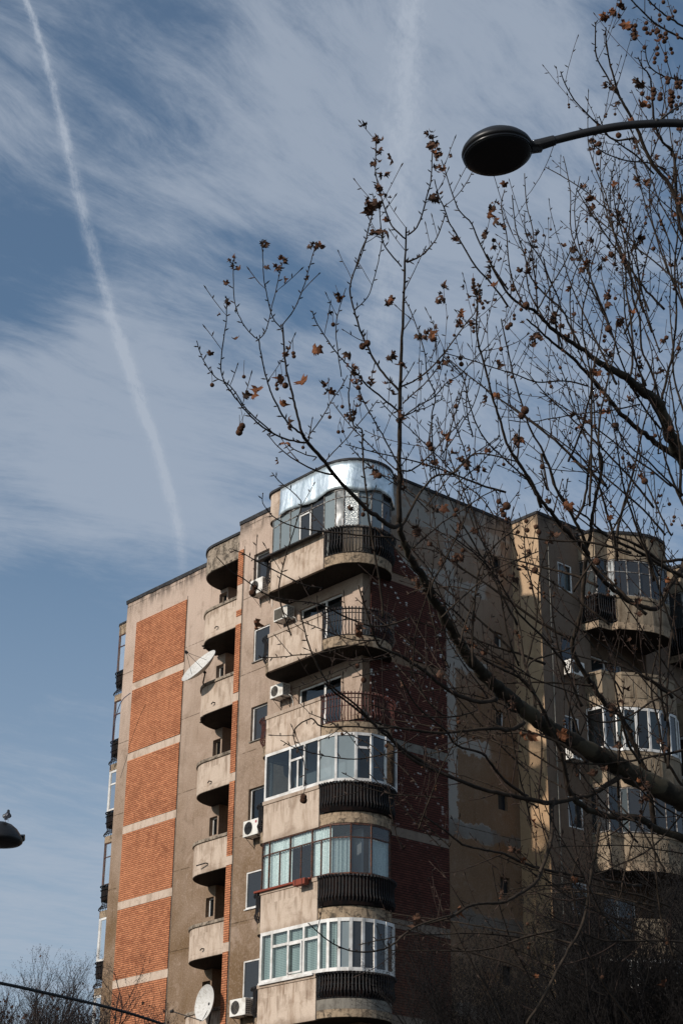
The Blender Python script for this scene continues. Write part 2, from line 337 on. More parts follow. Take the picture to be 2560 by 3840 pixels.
M_DISH = mat('dish_metal', lambda t, b: t.set(b.inputs['Base Color'], t.mix(t.ramp(t.noise(obc(t), 14, 5, .7), .45, .75), (.60, .585, .555), (.36, .33, .29))), rough=.55)
M_LAMP = mat('lamp_black', lambda t, b: t.set(b.inputs['Roughness'], t.m('ADD', .32, t.m('MULTIPLY', t.noise(obc(t), 9, 3), .25))), base=(.012, .012, .013), spec=.4)
M_LAMPG = mat('lamp_glass', base=(.008, .008, .009), rough=.3)
M_CHROME = mat('bolt_steel', base=(.7, .7, .68), rough=.25, metal=1)
M_PLANT = mat('terracotta_plastic', lambda t, b: t.set(b.inputs['Base Color'], t.mix(t.noise(obc(t), 8, 3), (.26, .05, .025), (.15, .035, .02))), rough=.7)
def bark_build(base, dark, pale, amt, sc=1.0):
    def f(t, b):
        c = obc(t); n = t.noise(c, 9*sc, 5, .6, .5); pt = t.noise(c, 3.2*sc, 3, .5, .4)
        col = t.mix(t.ramp(n, .35, .68), base, dark)
        if amt: col = t.mix(t.m('MULTIPLY', t.ramp(pt, .56, .59), amt), col, pale)
        t.set(b.inputs['Base Color'], col); b.inputs['Roughness'].default_value = .85; b.inputs['Specular IOR Level'].default_value = .15
        bump(t, b, n, .5, .02)
    return f
M_BARK = mat('plane_bark', bark_build((.052, .042, .029), (.022, .018, .013), (.12, .10, .065), .55))
M_BRAN = mat('branch_bark', bark_build((.052, .038, .028), (.022, .017, .013), (.2, .16, .11), .0))
M_TWIG = mat('twig_bark', bark_build((.050, .033, .026), (.022, .016, .014), (.2, .16, .11), .0, 2))
M_SHR = mat('shrub_bark', bark_build((.012, .010, .009), (.006, .005, .005), (.1, .1, .1), .0, 2))
M_FAR = mat('far_bark', bark_build((.050, .040, .038), (.025, .021, .021), (.1, .1, .1), .0, 2))
def leaf_build(t, b):
    c = obc(t); n = t.noise(c, 8, 4, .6); n2 = t.noise(c, 55, 3, .6)
    col = t.mix(t.ramp(n, .35, .65), (.20, .080, .036), (.075, .032, .018))
    col = t.mix(t.m('MULTIPLY', t.ramp(n2, .5, .7), .5), col, (.05, .022, .013))
    t.set(b.inputs['Base Color'], col); b.inputs['Roughness'].default_value = .8; b.inputs['Specular IOR Level'].default_value = .15
    bump(t, b, n2, .6, .01)
M_LEAF = mat('dry_leaf', leaf_build)
M_LEAFD = mat('dry_leaf_dark', lambda t, b: t.set(b.inputs['Base Color'], t.mix(t.ramp(t.noise(obc(t), 12, 3), .35, .7), (.095, .045, .026), (.03, .018, .012))), rough=.85)
M_BALL = mat('seed_ball', lambda t, b: (t.set(b.inputs['Base Color'], t.mix(t.ramp(t.noise(obc(t), 120, 2), .4, .6), (.115, .050, .024), (.04, .019, .011))), bump(t, b, t.noise(obc(t), 260, 2), 1.0, .01)), rough=.9)
M_BROWNF = mat('brown_foliage', base=(.10, .045, .025), rough=.9)
M_PIG_G = mat('pigeon_grey', base=(.20, .20, .225), rough=.8)
M_PIG_D = mat('pigeon_dark', base=(.025, .027, .035), rough=.7)
M_PIG_W = mat('pigeon_white', base=(.6, .6, .6), rough=.8)
M_GROUND = mat('asphalt', lambda t, b: t.set(b.inputs['Base Color'], t.mix(t.noise(obc(t), 3, 5), (.045, .045, .046), (.07, .068, .066))), rough=.95)
M_ROOFM = mat('roof_gravel', base=(.10, .10, .10), rough=.95)

# ------------------------------------------------------------------ mesh builder
class MB:
    def __init__(s): s.v = []; s.f = []; s.mi = []; s.cur = 0
    def add(s, vs, fs):
        o = len(s.v); s.v += [tuple(q) for q in vs]; s.f += [tuple(o+i for i in f) for f in fs]; s.mi += [s.cur]*len(fs); return s
    def box(s, x0, x1, y0, y1, z0, z1):
        return s.add([(x0, y0, z0), (x1, y0, z0), (x1, y1, z0), (x0, y1, z0), (x0, y0, z1), (x1, y0, z1), (x1, y1, z1), (x0, y1, z1)],
                     [(0, 3, 2, 1), (4, 5, 6, 7), (0, 1, 5, 4), (1, 2, 6, 5), (2, 3, 7, 6), (3, 0, 4, 7)])
    def frame_box(s, o, ex, ey, ez):
        o, ex, ey, ez = map(Vector, (o, ex, ey, ez))
        p = [o, o+ex, o+ex+ey, o+ey]; p += [q+ez for q in p]
        return s.add(p, [(0, 3, 2, 1), (4, 5, 6, 7), (0, 1, 5, 4), (1, 2, 6, 5), (2, 3, 7, 6), (3, 0, 4, 7)])
    def prism(s, pts, z0, z1):
        n = len(pts); vs = [(p[0], p[1], z0) for p in pts]+[(p[0], p[1], z1) for p in pts]
        fs = [tuple(range(n-1, -1, -1)), tuple(range(n, 2*n))]+[(i, (i+1) % n, n+(i+1) % n, n+i) for i in range(n)]
        return s.add(vs, fs)
    def tube(s, pts, rad, sides=6, cap=True):
        pts = [Vector(p) for p in pts]; n = len(pts)
        if not hasattr(rad, '__len__'): rad = [rad]*n
        t = (pts[1]-pts[0]).normalized(); up = Vector((0, 0, 1)) if abs(t.z) < .9 else Vector((1, 0, 0))
        nx = t.cross(up).normalized(); vs = []
        for i, p in enumerate(pts):
            t = (pts[min(i+1, n-1)]-pts[max(i-1, 0)]); t = t.normalized() if t.length > 1e-9 else Vector((0, 0, 1))
            nx = (nx-t*nx.dot(t)); nx = nx.normalized() if nx.length > 1e-6 else t.orthogonal().normalized(); b = t.cross(nx)
            for k in range(sides):
                a = 2*math.pi*k/sides; vs.append(p+(nx*math.cos(a)+b*math.sin(a))*rad[i])
        fs = [(i*sides+k, i*sides+(k+1) % sides, (i+1)*sides+(k+1) % sides, (i+1)*sides+k) for i in range(n-1) for k in range(sides)]
        if cap: fs += [tuple(range(sides-1, -1, -1)), tuple(range((n-1)*sides, n*sides))]
        return s.add(vs, fs)
    def ball(s, c, r, seg=8, rings=6, jit=0, rng=None, sc=(1, 1, 1), ax=None):
        vs = []; c = Vector(c)
        for i in range(rings+1):
            th = math.pi*i/rings
            for k in range(seg):
                ph = 2*math.pi*k/seg; q = Vector((math.sin(th)*math.cos(ph)*sc[0], math.sin(th)*math.sin(ph)*sc[1], math.cos(th)*sc[2]))*r
                if jit: q *= 1+rng.uniform(-jit, jit)
                if ax is not None: q = ax @ q
                vs.append(c+q)
        return s.add(vs, [(i*seg+k, (i+1)*seg+k, (i+1)*seg+(k+1) % seg, i*seg+(k+1) % seg) for i in range(rings) for k in range(seg)])
    def lathe(s, prof, M, seg=40):
        vs = [M @ Vector((r*math.cos(2*math.pi*k/seg), r*math.sin(2*math.pi*k/seg), z)) for r, z in prof for k in range(seg)]
        return s.add(vs, [(i*seg+k, i*seg+(k+1) % seg, (i+1)*seg+(k+1) % seg, (i+1)*seg+k) for i in range(len(prof)-1) for k in range(seg)])
    def build(s, name, m, parent=None, smooth=False, bev=0.0):
        me = bpy.data.meshes.new(name); me.from_pydata(s.v, [], s.f)
        ms = m if isinstance(m, (list, tuple)) else [m]
        for q in ms: me.materials.append(q)
        if len(ms) > 1: me.polygons.foreach_set('material_index', s.mi)
        if smooth: me.polygons.foreach_set('use_smooth', [True]*len(me.polygons))
        me.update(); o = bpy.data.objects.new(name, me); COL.objects.link(o)
        if parent: o.parent = parent; o.matrix_parent_inverse = parent.matrix_world.inverted()
        if bev:
            b = o.modifiers.new('bevel', 'BEVEL'); b.width = bev; b.segments = 2; b.limit_method = 'ANGLE'
        return o
def smooth_path(P, sub=4):
    P = [Vector(p) for p in P]; out = []
    for i in range(len(P)-1):
        p0, p1, p2, p3 = P[max(0, i-1)], P[i], P[i+1], P[min(len(P)-1, i+2)]
        for k in range(sub):
            t = k/sub; out.append(.5*((2*p1)+(p2-p0)*t+(2*p0-5*p1+4*p2-p3)*t*t+(-p0+3*p1-3*p2+p3)*t*t*t))
    out.append(P[-1]); return out
def tag(o, label=None, cat=None, group=None, kind=None):
    if label: o['label'] = label
    if cat: o['category'] = cat
    if group: o['group'] = group
    if kind: o['kind'] = kind
    return o
def empty(name, loc, label, cat, group=None):
    o = bpy.data.objects.new(name, None); COL.objects.link(o); o.location = loc; o.empty_display_size = .2
    bpy.context.view_layer.update(); return tag(o, label, cat, group)

# ------------------------------------------------------------------ ground
g = MB(); g.add([(-900, -900, 0), (900, -900, 0), (900, 900, 0), (-900, 900, 0)], [(0, 1, 2, 3)])
go = g.build('ground', M_GROUND); go.location.z = .75; tag(go, kind='structure')

# ------------------------------------------------------------------ the apartment block
ZT, ZG = 28.22, .75
LV = [1, 2, 3, 4, 5, 6, 7]
FL = lambda k: 27.35-2.8*k                       # floor height of storey k, counted from the roof down
YF = -1.35
bld = empty('apartment_building', (-6, 6, ZG), 'tall beige concrete apartment block with orange brick panels and round corner balconies', 'building')

def wall(name, o, ud, length, n, z0, z1, holes, m, rev=.22, parent=bld):
    """wall sheet with real openings; holes = (u0,u1,z0,z1)"""
    o = Vector(o); ud = Vector(ud); n = Vector(n); b = MB()
    us = sorted({0.0, length}|{round(h[0], 4) for h in holes}|{round(h[1], 4) for h in holes}); zs = sorted({z0, z1}|{round(h[2], 4) for h in holes}|{round(h[3], 4) for h in holes})
    P = lambda u_, z, d=0: o+ud*u_+n*d+Vector((0, 0, z))
    for i in range(len(us)-1):
        for j in range(len(zs)-1):
            uc, zc_ = (us[i]+us[i+1])/2, (zs[j]+zs[j+1])/2
            if any(h[0] < uc < h[1] and h[2] < zc_ < h[3] for h in holes): continue
            b.add([P(us[i], zs[j]), P(us[i+1], zs[j]), P(us[i+1], zs[j+1]), P(us[i], zs[j+1])], [(0, 1, 2, 3)])
    for h in holes:
        c = [(h[0], h[2]), (h[1], h[2]), (h[1], h[3]), (h[0], h[3])]
        for a in range(4):
            p, q = c[a], c[(a+1) % 4]; b.add([P(*p), P(*p, -rev), P(*q, -rev), P(*q)], [(0, 1, 2, 3)])
    return b.build(name, m, parent)

def window(o, ud, n, w_, z0, z1, fm=M_PVC, gm=M_GL, ft=.055, depth=.16, mull=(), trans=(), parent=bld, back='dark', label=None, open_=0):
    """frame + pane + what lies behind it, set back in its opening"""
    o = Vector(o); ud = Vector(ud); n = Vector(n); b = MB()
    def bar(u0, u1, za, zb, d=.05): b.frame_box(o+ud*u0-n*depth+Vector((0, 0, za)), ud*(u1-u0), n*d, (0, 0, zb-za))
    bar(0.003, ft, z0+.003, z1-.003); bar(w_-ft, w_-.003, z0+.003, z1-.003)
    bar(ft, w_-ft, z0+.004, z0+ft); bar(ft, w_-ft, z1-ft, z1-.004)
    for mu in mull: bar(mu-ft*.6, mu+ft*.6, z0+ft, z1-ft, .046)
    for tz in trans: bar(ft, w_-ft, tz-ft*.5, tz+ft*.5, .043)
    fr = b.build('window', fm, parent, bev=.006)
    if label: fr['label'] = label
    p = MB(); q = o-n*(depth-.02)
    p.add([q+ud*ft*.5+Vector((0, 0, z0+.01)), q+ud*(w_-ft*.5)+Vector((0, 0, z0+.01)), q+ud*(w_-ft*.5)+Vector((0, 0, z1-.01)), q+ud*ft*.5+Vector((0, 0, z1-.01))], [(0, 1, 2, 3)])
    p.build('pane', gm, fr)
    if back:
        q = o-n*(depth+.10); c = MB()
        if back == 'dark':
            q = o-n*(depth+.35)
            c.add([q+Vector((0, 0, z0-.2)), q+ud*w_+Vector((0, 0, z0-.2)), q+ud*w_+Vector((0, 0, z1+.2)), q+Vector((0, 0, z1+.2))], [(0, 1, 2, 3)])
            c.build('interior', M_INT, fr)
        else:
            N = 24; vs = []
            for i in range(N+1):
                uu = ft+(w_-2*ft)*i/N; off = .025*math.sin(i*2.1)+.012*math.sin(i*5.3)
                vs += [q+ud*uu+n*off+Vector((0, 0, z0+ft)), q+ud*uu+n*off+Vector((0, 0, z1-ft))]
            c.add(vs, [(2*i, 2*i+2, 2*i+3, 2*i+1) for i in range(N)]); c.build('curtain', back, fr)
    return fr

# walls (one mesh per facade face)
sw = [(6.03, 6.47, 26.80-2.8*i-.66, 26.80-2.8*i) for i in range(7)]
wall('front_wall', (-15.45, 0, 0), (1, 0, 0), 6.55, (0, -1, 0), ZG, ZT, sw, M_PL, .25)
wz = [(26.79, 25.35), (23.94, 22.76), (21.16, 19.96), (18.34, 17.05), (15.58, 14.40), (12.77, 11.56), (9.98, 8.75)]
wx = [(.86, 1.70), (1.00, 1.86), (1.00, 1.86), (1.02, 1.86), (1.06, 1.88), (1.08, 1.90), (1.08, 1.90)]
hp = [(wx[i][0], wx[i][1], wz[i][1], wz[i][0]) for i in range(7)]
hd = [(3.45, 5.55, FL(k)+.12, FL(k)+2.22) for k in LV]
wall('front_wall', (-6.55, YF, 0), (1, 0, 0), 6.55, (0, -1, 0), ZG, ZT, hp+hd, M_PL, .20)
wall('niche_wall', (-8.9, 0, 0), (0, 1, 0), 2.0, (1, 0, 0), ZG, ZT, [], M_PL)
wall('niche_wall', (-8.9, 2.0, 0), (1, 0, 0), 2.35, (0, -1, 0), ZG, ZT, [], M_PL)
wall('niche_wall', (-6.55, 2.0, 0), (0, -1, 0), 3.35, (-1, 0, 0), ZG, ZT, [], M_PL)
so_ = [(5.97, 6.41, 26.72-2.8*i-.60, 26.72-2.8*i) for i in range(7)]
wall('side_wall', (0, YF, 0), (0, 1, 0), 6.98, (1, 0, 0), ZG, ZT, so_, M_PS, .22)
wall('wing_wall', (0, 5.63, 0), (1, 0, 0), 1.28, (0, -1, 0), ZG, ZT, [], M_PW)
ww = [(.95, 1.67, 26.68-2.8*i-1.03, 26.68-2.8*i) for i in range(7)]
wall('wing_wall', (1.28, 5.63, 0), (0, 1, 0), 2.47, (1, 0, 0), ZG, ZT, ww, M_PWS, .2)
wl = [(.5, 2.3, FL(k)+.15, FL(k)+2.15) for k in LV]
wall('wing_wall', (1.28, 8.1, 0), (-1, 0, 0), .55, (0, 1, 0), ZG, ZT, [], M_PWS)
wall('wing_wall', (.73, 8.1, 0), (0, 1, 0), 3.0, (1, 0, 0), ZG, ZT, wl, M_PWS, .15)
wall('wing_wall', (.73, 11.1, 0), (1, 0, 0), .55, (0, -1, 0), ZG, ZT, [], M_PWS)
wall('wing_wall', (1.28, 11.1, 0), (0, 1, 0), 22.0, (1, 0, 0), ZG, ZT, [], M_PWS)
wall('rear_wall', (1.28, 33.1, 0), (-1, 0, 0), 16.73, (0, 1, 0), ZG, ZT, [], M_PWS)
wall('end_wall', (-15.45, 33.1, 0), (0, -1, 0), 33.1, (-1, 0, 0), ZG, ZT, [], M_PL)

# roof slab and bitumen flashing
foot = [(-15.45, 0), (-8.9, 0), (-8.9, 2.0), (-6.55, 2.0), (-6.55, YF), (0, YF), (0, 5.63), (1.28, 5.63), (1.28, 33.1), (-15.45, 33.1)]
foot = [(-15.35, .1), (-9.0, .1), (-9.0, 2.1), (-6.45, 2.1), (-6.45, YF+.1), (-.1, YF+.1), (-.1, 5.73), (1.18, 5.73), (1.18, 33.0), (-15.35, 33.0)]
r = MB(); r.prism(foot, ZT-.30, ZT-.02); r.build('roof', M_ROOFM, bld)
def flashing(pts, h0, h1, rng):
    b = MB(); n = len(pts)
    for i in range(n-1):
        p, q = Vector((*pts[i], 0)), Vector((*pts[i+1], 0)); d = (q-p); L = d.length; d /= L; nn = Vector((d.y, -d.x, 0)); k = max(1, int(L/.35))
        lo = [ZT-h0-rng.uniform(0, .035) for _ in range(k+1)]
        for j in range(k):
            a, c = p+d*(L*j/k), p+d*(L*(j+1)/k)
            vs = [a+nn*.035+Vector((0, 0, lo[j])), c+nn*.035+Vector((0, 0, lo[j+1])), c+nn*.05+Vector((0, 0, ZT+h1)), a+nn*.05+Vector((0, 0, ZT+h1)),
                  a-nn*.25+Vector((0, 0, ZT+h1)), c-nn*.25+Vector((0, 0, ZT+h1)), a-nn*.02+Vector((0, 0, lo[j])), c-nn*.02+Vector((0, 0, lo[j+1]))]
            b.add(vs, [(0, 1, 2, 3), (3, 2, 5, 4), (0, 6, 7, 1)])
    return b
RG = random.Random(3)
flashing([(-15.5, .3), (-15.5, -.0), (-8.95, 0)], .0, .12, RG).build('roof_edge', M_BITU, bld)
flashing([(-6.55, -.6), (-6.55, YF), (-3.4, YF)], .0, .12, RG).build('roof_edge', M_BITU, bld)
flashing([(0, -.4), (0, 5.63), (1.28, 5.63), (1.28, 33)], .00, .08, RG).build('roof_edge', M_BITU, bld)
flashing([(-8.9, 0), (-8.9, 2), (-6.55, 2)], .0, .12, RG).build('roof_edge', M_BITU, bld)

# brick panels, 4 cm proud, and the light bands between them
BZ = [(30-2.8*k, 27.5-2.8*k) for k in range(1, 10)]
for i, (zt, zb) in enumerate(BZ):
    b = MB(); b.box(-14.70, -11.43, -.035, .02, zb, zt); b.build('brick_panel', M_BR, bld)
    b = MB(); b.box(-14.73, -11.40, -.022, .02, zb-.297, zb-.003); b.build('floor_band', M_BAND, bld)
    b = MB(); b.box(-6.552, -6.27, YF-.035, YF+.02, zb if i else 25.88, zt); b.build('brick_panel', M_BR, bld)
    if i == 0:
        b = MB(); b.box(-6.553, -6.265, YF-.028, YF+.02, 24.93, 25.877); b.build('plaster_patch', M_BAND, bld)
        b = MB(); b.box(-6.552, -6.27, YF-.035, YF+.02, zb, 24.927); b.build('brick_panel', M_BR, bld)
    b = MB(); b.box(-6.554, -6.26, YF-.022, YF+.02, zb-.297, zb-.003); b.build('floor_band', M_BAND, bld)
    if i == 0:
        b = MB(); b.add([(.045, -1.0, 26.1), (.045, -1.0, 24.75), (.045, 1.6, 24.72), (.045, 1.1, 24.86), (.045, .6, 25.12), (.045, .1, 25.5), (.045, -.4, 26.0)], [tuple(range(7))])
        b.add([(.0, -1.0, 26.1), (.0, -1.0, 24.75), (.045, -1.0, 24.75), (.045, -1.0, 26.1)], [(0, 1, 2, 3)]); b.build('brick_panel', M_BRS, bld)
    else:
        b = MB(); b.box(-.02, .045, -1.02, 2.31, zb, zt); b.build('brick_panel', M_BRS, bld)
    if i >= 3:
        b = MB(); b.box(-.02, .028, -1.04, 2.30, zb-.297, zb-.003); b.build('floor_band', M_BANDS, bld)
b = MB(); b.box(-.02, .028, -1.04, 2.32, BZ[2][1]-.297, BZ[2][1]-.003); b.build('floor_band', M_GREYC, bld)
# vertical panel joints
b = MB(); b.box(-11.415, -11.392, -.012, .01, ZG, 27.34); b.box(-6.245, -6.222, YF-.014, YF+.01, ZG, 27.3); b.box(-.012, .008, 2.32, 2.335, ZG, 24.6); b.build('joint_strip', M_GREYC, bld)
b = MB(); b.tube([(1.30, 6.1, ZG), (1.30, 6.1, 27.3)], .03, 6); b.build('downpipe', M_GREYC, bld)

# windows
for i, h in enumerate(sw): window((-15.45+h[0], 0, 0), (1, 0, 0), (0, -1, 0), h[1]-h[0], h[2], h[3], M_PVC if i in (1, 3, 4, 6) else M_WOODF, M_GL, .045, .20)
for i, h in enumerate(hp):
    window((-6.55+h[0], YF, 0), (1, 0, 0), (0, -1, 0), h[1]-h[0], h[2], h[3], M_PVC, M_GLB if i != 3 else M_GL, .05, (.17, .08, .14, .15, .05, .04, .1)[i], back='dark')
    b = MB(); b.frame_box((-6.55+h[0]-.03, YF-.05, h[2]-.035), (h[1]-h[0]+.06, 0, 0), (0, .2, 0), (0, 0, .03)); b.build('window_sill', M_PVC if i in (4, 5) else M_GREYC, bld)
for i, h in enumerate(hd):
    window((-6.55+h[0], YF, 0), (1, 0, 0), (0, -1, 0), h[1]-h[0], h[2], h[3], M_PVC, M_GL, .07, .12, mull=(1.25,), back='dark')
for i, h in enumerate(so_): window((0, YF+h[0], 0), (0, 1, 0), (1, 0, 0), h[1]-h[0], h[2], h[3], M_PVC if i in (1, 2) else M_DARKM, M_GLB, .04, .16)
for i, h in enumerate(ww): window((1.28, 5.63+h[0], 0), (0, 1, 0), (1, 0, 0), h[1]-h[0], h[2], h[3], M_PVC if i != 1 else M_DARKM, M_GL, .05, .06, back=M_CURT if i == 0 else 'dark')
for i, h in enumerate(wl): window((.73, 8.1+h[0], 0), (0, 1, 0), (1, 0, 0), h[1]-h[0], h[2], h[3], M_PVC, M_GLB, .06, .1, mull=(.9,), back='dark')

# ---- rounded balconies
def arc(cx, cy, R_, a0, a1, n): return [(cx+R_*math.cos(math.radians(a0+(a1-a0)*i/n)), cy+R_*math.sin(math.radians(a0+(a1-a0)*i/n))) for i in range(n+1)]
def corner_outline(off=0.0, nl=8, nr=20):
    pts = [(-3.78-off, YF+.02)]+arc(-3.20, -1.92, .58+off, 180, 270, nl)
    return pts+arc(-.45, -1.30, 1.20+off, -90, 67, nr)
def railing(path, z0, z1, belly=.07, pitch=.098, rails=(0., 1.), bar=.020):
    """bars that drop straight, then swing out in a belly near the foot"""
    b = MB(); P = [Vector((*p, 0)) for p in path]; acc = 0
    def offp(o, z):
        r_ = []
        for i, p in enumerate(P):
            t = (P[min(i+1, len(P)-1)]-P[max(0, i-1)]).normalized(); r_.append(p+Vector((t.y, -t.x, 0))*o+Vector((0, 0, z)))
        return r_
    b.tube(offp(.02, z1), .026, 5); b.tube(offp(.03, z1-.14), .016, 4); b.tube(offp(0, z0), .018, 4); b.tube(offp(.04, z0+(z1-z0)*.55), .014, 4)
    nxt = pitch*.5
    for i in range(len(P)-1):
        seg = P[i+1]-P[i]; L = seg.length; t = seg/L; nn = Vector((t.y, -t.x, 0))
        while nxt < acc+L:
            p = P[i]+t*(nxt-acc); H = z1-z0
            prof = [(0, 0), (.0, .04), (belly*1.1, .17), (belly*1.5, .27), (belly*1.0, .38), (belly*.8, .62), (belly*.8, .95), (belly*1.4, 1.05), (belly*1.9, 1.03), (belly*1.9, .97)]
            b.tube([p+nn*o+Vector((0, 0, z0+H*h)) for o, h in prof], bar, 4, False); nxt += pitch
        acc += L
    return b
def enclosure(path, z0, z1, fm, gm, parent, tz=(), ft=.035, fd=.045, curtain=None, skip=(), bars=None, label=None, facet_mats=None):
    """glazed screen following the path: one frame mesh, one pane mesh, optional curtains"""
    fb, pb, cb = MB(), MB(), MB(); mats = [gm]
    for i in range(len(path)-1):
        p, q = Vector((*path[i], 0)), Vector((*path[i+1], 0)); d = q-p; L = d.length; d /= L; n = Vector((d.y, -d.x, 0))
        def bar(u0, u1, za, zb, dd=fd, sh=0): fb.frame_box(p+d*u0-n*(fd*.5)+n*sh+Vector((0, 0, za)), d*(u1-u0), n*dd, (0, 0, zb-za))
        bar(-ft*.5, ft*.5, z0, z1, fd+.006)
        if i == len(path)-2: bar(L-ft*.5, L+ft*.5, z0, z1, fd+.006)
        bar(ft*.5, L-ft*.5, z0, z0+ft*1.2); bar(ft*.5, L-ft*.5, z1-ft*1.2, z1)
        for t_ in tz:
            if i not in skip: bar(ft*.5, L-ft*.5, t_-ft*.45, t_+ft*.45, fd-.004)
        if bars and i in bars:
            for u_ in bars[i]: bar(u_*L-ft*.45, u_*L+ft*.45, z0+ft, z1-ft if not tz or len(bars[i]) > 5 else tz[0]-ft*.4, fd-.006)
        pb.cur = 0
        if facet_mats and i in facet_mats:
            if facet_mats[i] not in mats: mats.append(facet_mats[i])
            pb.cur = mats.index(facet_mats[i])
        pb.add([p+Vector((0, 0, z0+.01)), q+Vector((0, 0, z0+.01)), q+Vector((0, 0, z1-.01)), p+Vector((0, 0, z1-.01))], [(0, 1, 2, 3)])
        if curtain and i in curtain:
            N = max(6, int(L/.035)); zz = curtain[i]; vs = []
            for k in range(N+1):
                off = .08+.022*math.sin(k*1.9)+.010*math.sin(k*4.7+i)
                a = p+d*(L*k/N)-n*off; vs += [a+Vector((0, 0, zz[0])), a+Vector((0, 0, zz[1]))]
            cb.cur = 0; cb.add(vs, [(2*k, 2*k+2, 2*k+3, 2*k+1) for k in range(N)])
    fo = fb.build('window_frame', fm, parent)
    if label: fo['label'] = label
    pb.build('glass', mats, parent)
    return cb

CAPMAT = M_PAR
for k in LV:
    f = FL(k); zb = f-.20
    O = corner_outline()
    inner = [(-.015, -.19), (-.015, YF+.015)]
    s_ = MB(); s_.prism(O+inner, zb, f+.03); sl_ = s_.build('balcony', [M_SLAB], bld, bev=.012)
    s_ = MB(); s_.prism([(x*.985-.02 if x > -3 else x+.02, y+.02) for x, y in O]+inner, zb-.012, zb-.002); s_.build('soffit_shaded', M_SOF, sl_)
    # kerb over the slab on the railing part
    i0 = next(i for i, p in enumerate(O) if p[0] >= -.451)
    kp = O[i0:]; kin = corner_outline(-.10)[i0:][::-1]
    kp2 = [(-.57, -2.5)]+kp; kin2 = kin+[(-.57, -2.40)]
    s_ = MB(); s_.prism([(x+.0, y) for x, y in kp2]+kin2, f+.03, f+.14 if k != 6 else f+.32); s_.build('kerb', M_SLAB if k != 6 else M_GREYC, sl_)
    lk = [p for p in O[:9]]; lin = corner_outline(-.10)[:9][::-1]
    s_ = MB(); s_.prism(lk+lin, f+.03, f+.15); s_.build('kerb', M_SLAB, sl_)
    # parapet panel with its coping
    s_ = MB(); s_.box(-3.22, -.56, -2.545, -2.44, zb-.03, f+.95); s_.build('parapet', M_PAR, sl_, bev=.008)
    s_ = MB(); s_.box(-3.25, -.55, -2.575, -2.42, f+.95, f+1.07); s_.build('coping', M_PAR, sl_, bev=.01)
    dark = k in (1, 2, 5, 7); rm = M_BRNM if k == 3 else M_DARKM
    z0, z1 = (f+.16 if k != 6 else f+.34), f+1.02
    RP = [(-.52, -2.50)]+O[i0:]
    railing(RP, z0, z1).build('railing', rm, sl_)
    railing([p for p in O[:8]]+[(-3.26, -2.49)], f+.16, f+1.0).build('railing', rm if k != 2 else M_DARKM, sl_)
    if k in (1, 4, 5, 6, 7):                       # sheet hung behind the bars
        bp = corner_outline(.065 if k in (4, 5) else -.05)[i0:]; s_ = MB()
        for i in range(len(bp)-1):
            if k == 1 and i < 12: continue
            if k in (4, 5) and i > 17: continue
            s_.add([(*bp[i], z0), (*bp[i+1], z0), (*bp[i+1], z1), (*bp[i], z1)], [(0, 1, 2, 3)])
        s_.build('railing_backing', M_DARKP, sl_)
        s_ = MB(); bp = corner_outline(-.05)[:9]
        for i in range(len(bp)-1): s_.add([(*bp[i], z0), (*bp[i+1], z0), (*bp[i+1], z1), (*bp[i], z1)], [(0, 1, 2, 3)])
        s_.build('railing_backing', M_DARKP, sl_)
    zt = FL(k-1)-.21 if k > 1 else 26.95
    e0 = f+1.075
    if k == 1:
        path = [(-3.62, -1.36), (-3.58, -2.05), (-3.28, -2.44), (-2.82, -2.50), (-2.31, -2.50), (-1.82, -2.50), (-1.22, -2.50), (-.59, -2.50), (-.10, -2.45), (.17, -2.33), (.52, -2.02), (.70, -1.62), (.75, -1.2), (.62, -.72), (.08, -.22)]
        enclosure(path, e0, zt, M_THINF, M_GLB, sl_, tz=(26.66,), ft=.028, facet_mats={0: M_GLF, 1: M_GLF, 2: M_GLF, 3: M_GLF, 6: M_GLB, 9: M_PATT, 10: M_GLF, 11: M_GLF, 4: M_GLF, 5: M_GLB, 7: M_GLF}, label='thin dark metal glazing with frosted and clear panes')
        b = MB(); b.box(-3.75, -.58, -2.80, -2.38, e0-.03, e0+.012)
        vs = b.v[-8:]; b.v[-8:] = [(x, y, z-.10 if y < -2.7 else z) for x, y, z in vs]; b.build('drip_ledge', M_BITU, sl_)
        fr = MB()
        for (a0_, a1_) in ((-1.80, -1.24),):
            fr.box(a0_, a0_+.05, -2.53, -2.50, e0+.03, 26.6); fr.box(a1_-.05, a1_, -2.53, -2.50, e0+.03, 26.6); fr.box(a0_, a1_, -2.528, -2.502, 26.55, 26.6); fr.box(a0_, a1_, -2.528, -2.502, e0+.03, e0+.08)
        fr.build('sash', M_PVC, sl_)
    if k == 4:
        path = [(-3.28, -1.37), (-3.42, -2.1), (-3.16, -2.52), (-1.97, -2.52), (-1.28, -2.52), (-.61, -2.52), (.05, -2.42), (.50, -2.02), (.72, -1.60), (.74, -1.05), (.42, -.32)]
        enclosure(path, e0, zt, M_PVC, M_GL, sl_, tz=(18.27,), ft=.075, fd=.07, skip=(0, 1, 2, 4, 5, 6, 8, 9), facet_mats={6: M_GLF, 5: M_GLF}, label='white plastic glazing, faceted round the corner')
        b = MB(); b.box(-1.94, -1.31, -2.56, -2.54, 17.3, 17.36); b.box(-1.62, -1.55, -2.56, -2.54, 17.36, 18.2); b.tube([(-1.9, -2.57, 17.4), (-1.80, -2.72, 18.05)], .02, 4); b.build('sash', M_PVC, sl_)
        c = MB(); c.box(-3.0, 0, -1.5, -1.42, e0, zt); c.build('room_wall', M_INTL, sl_)
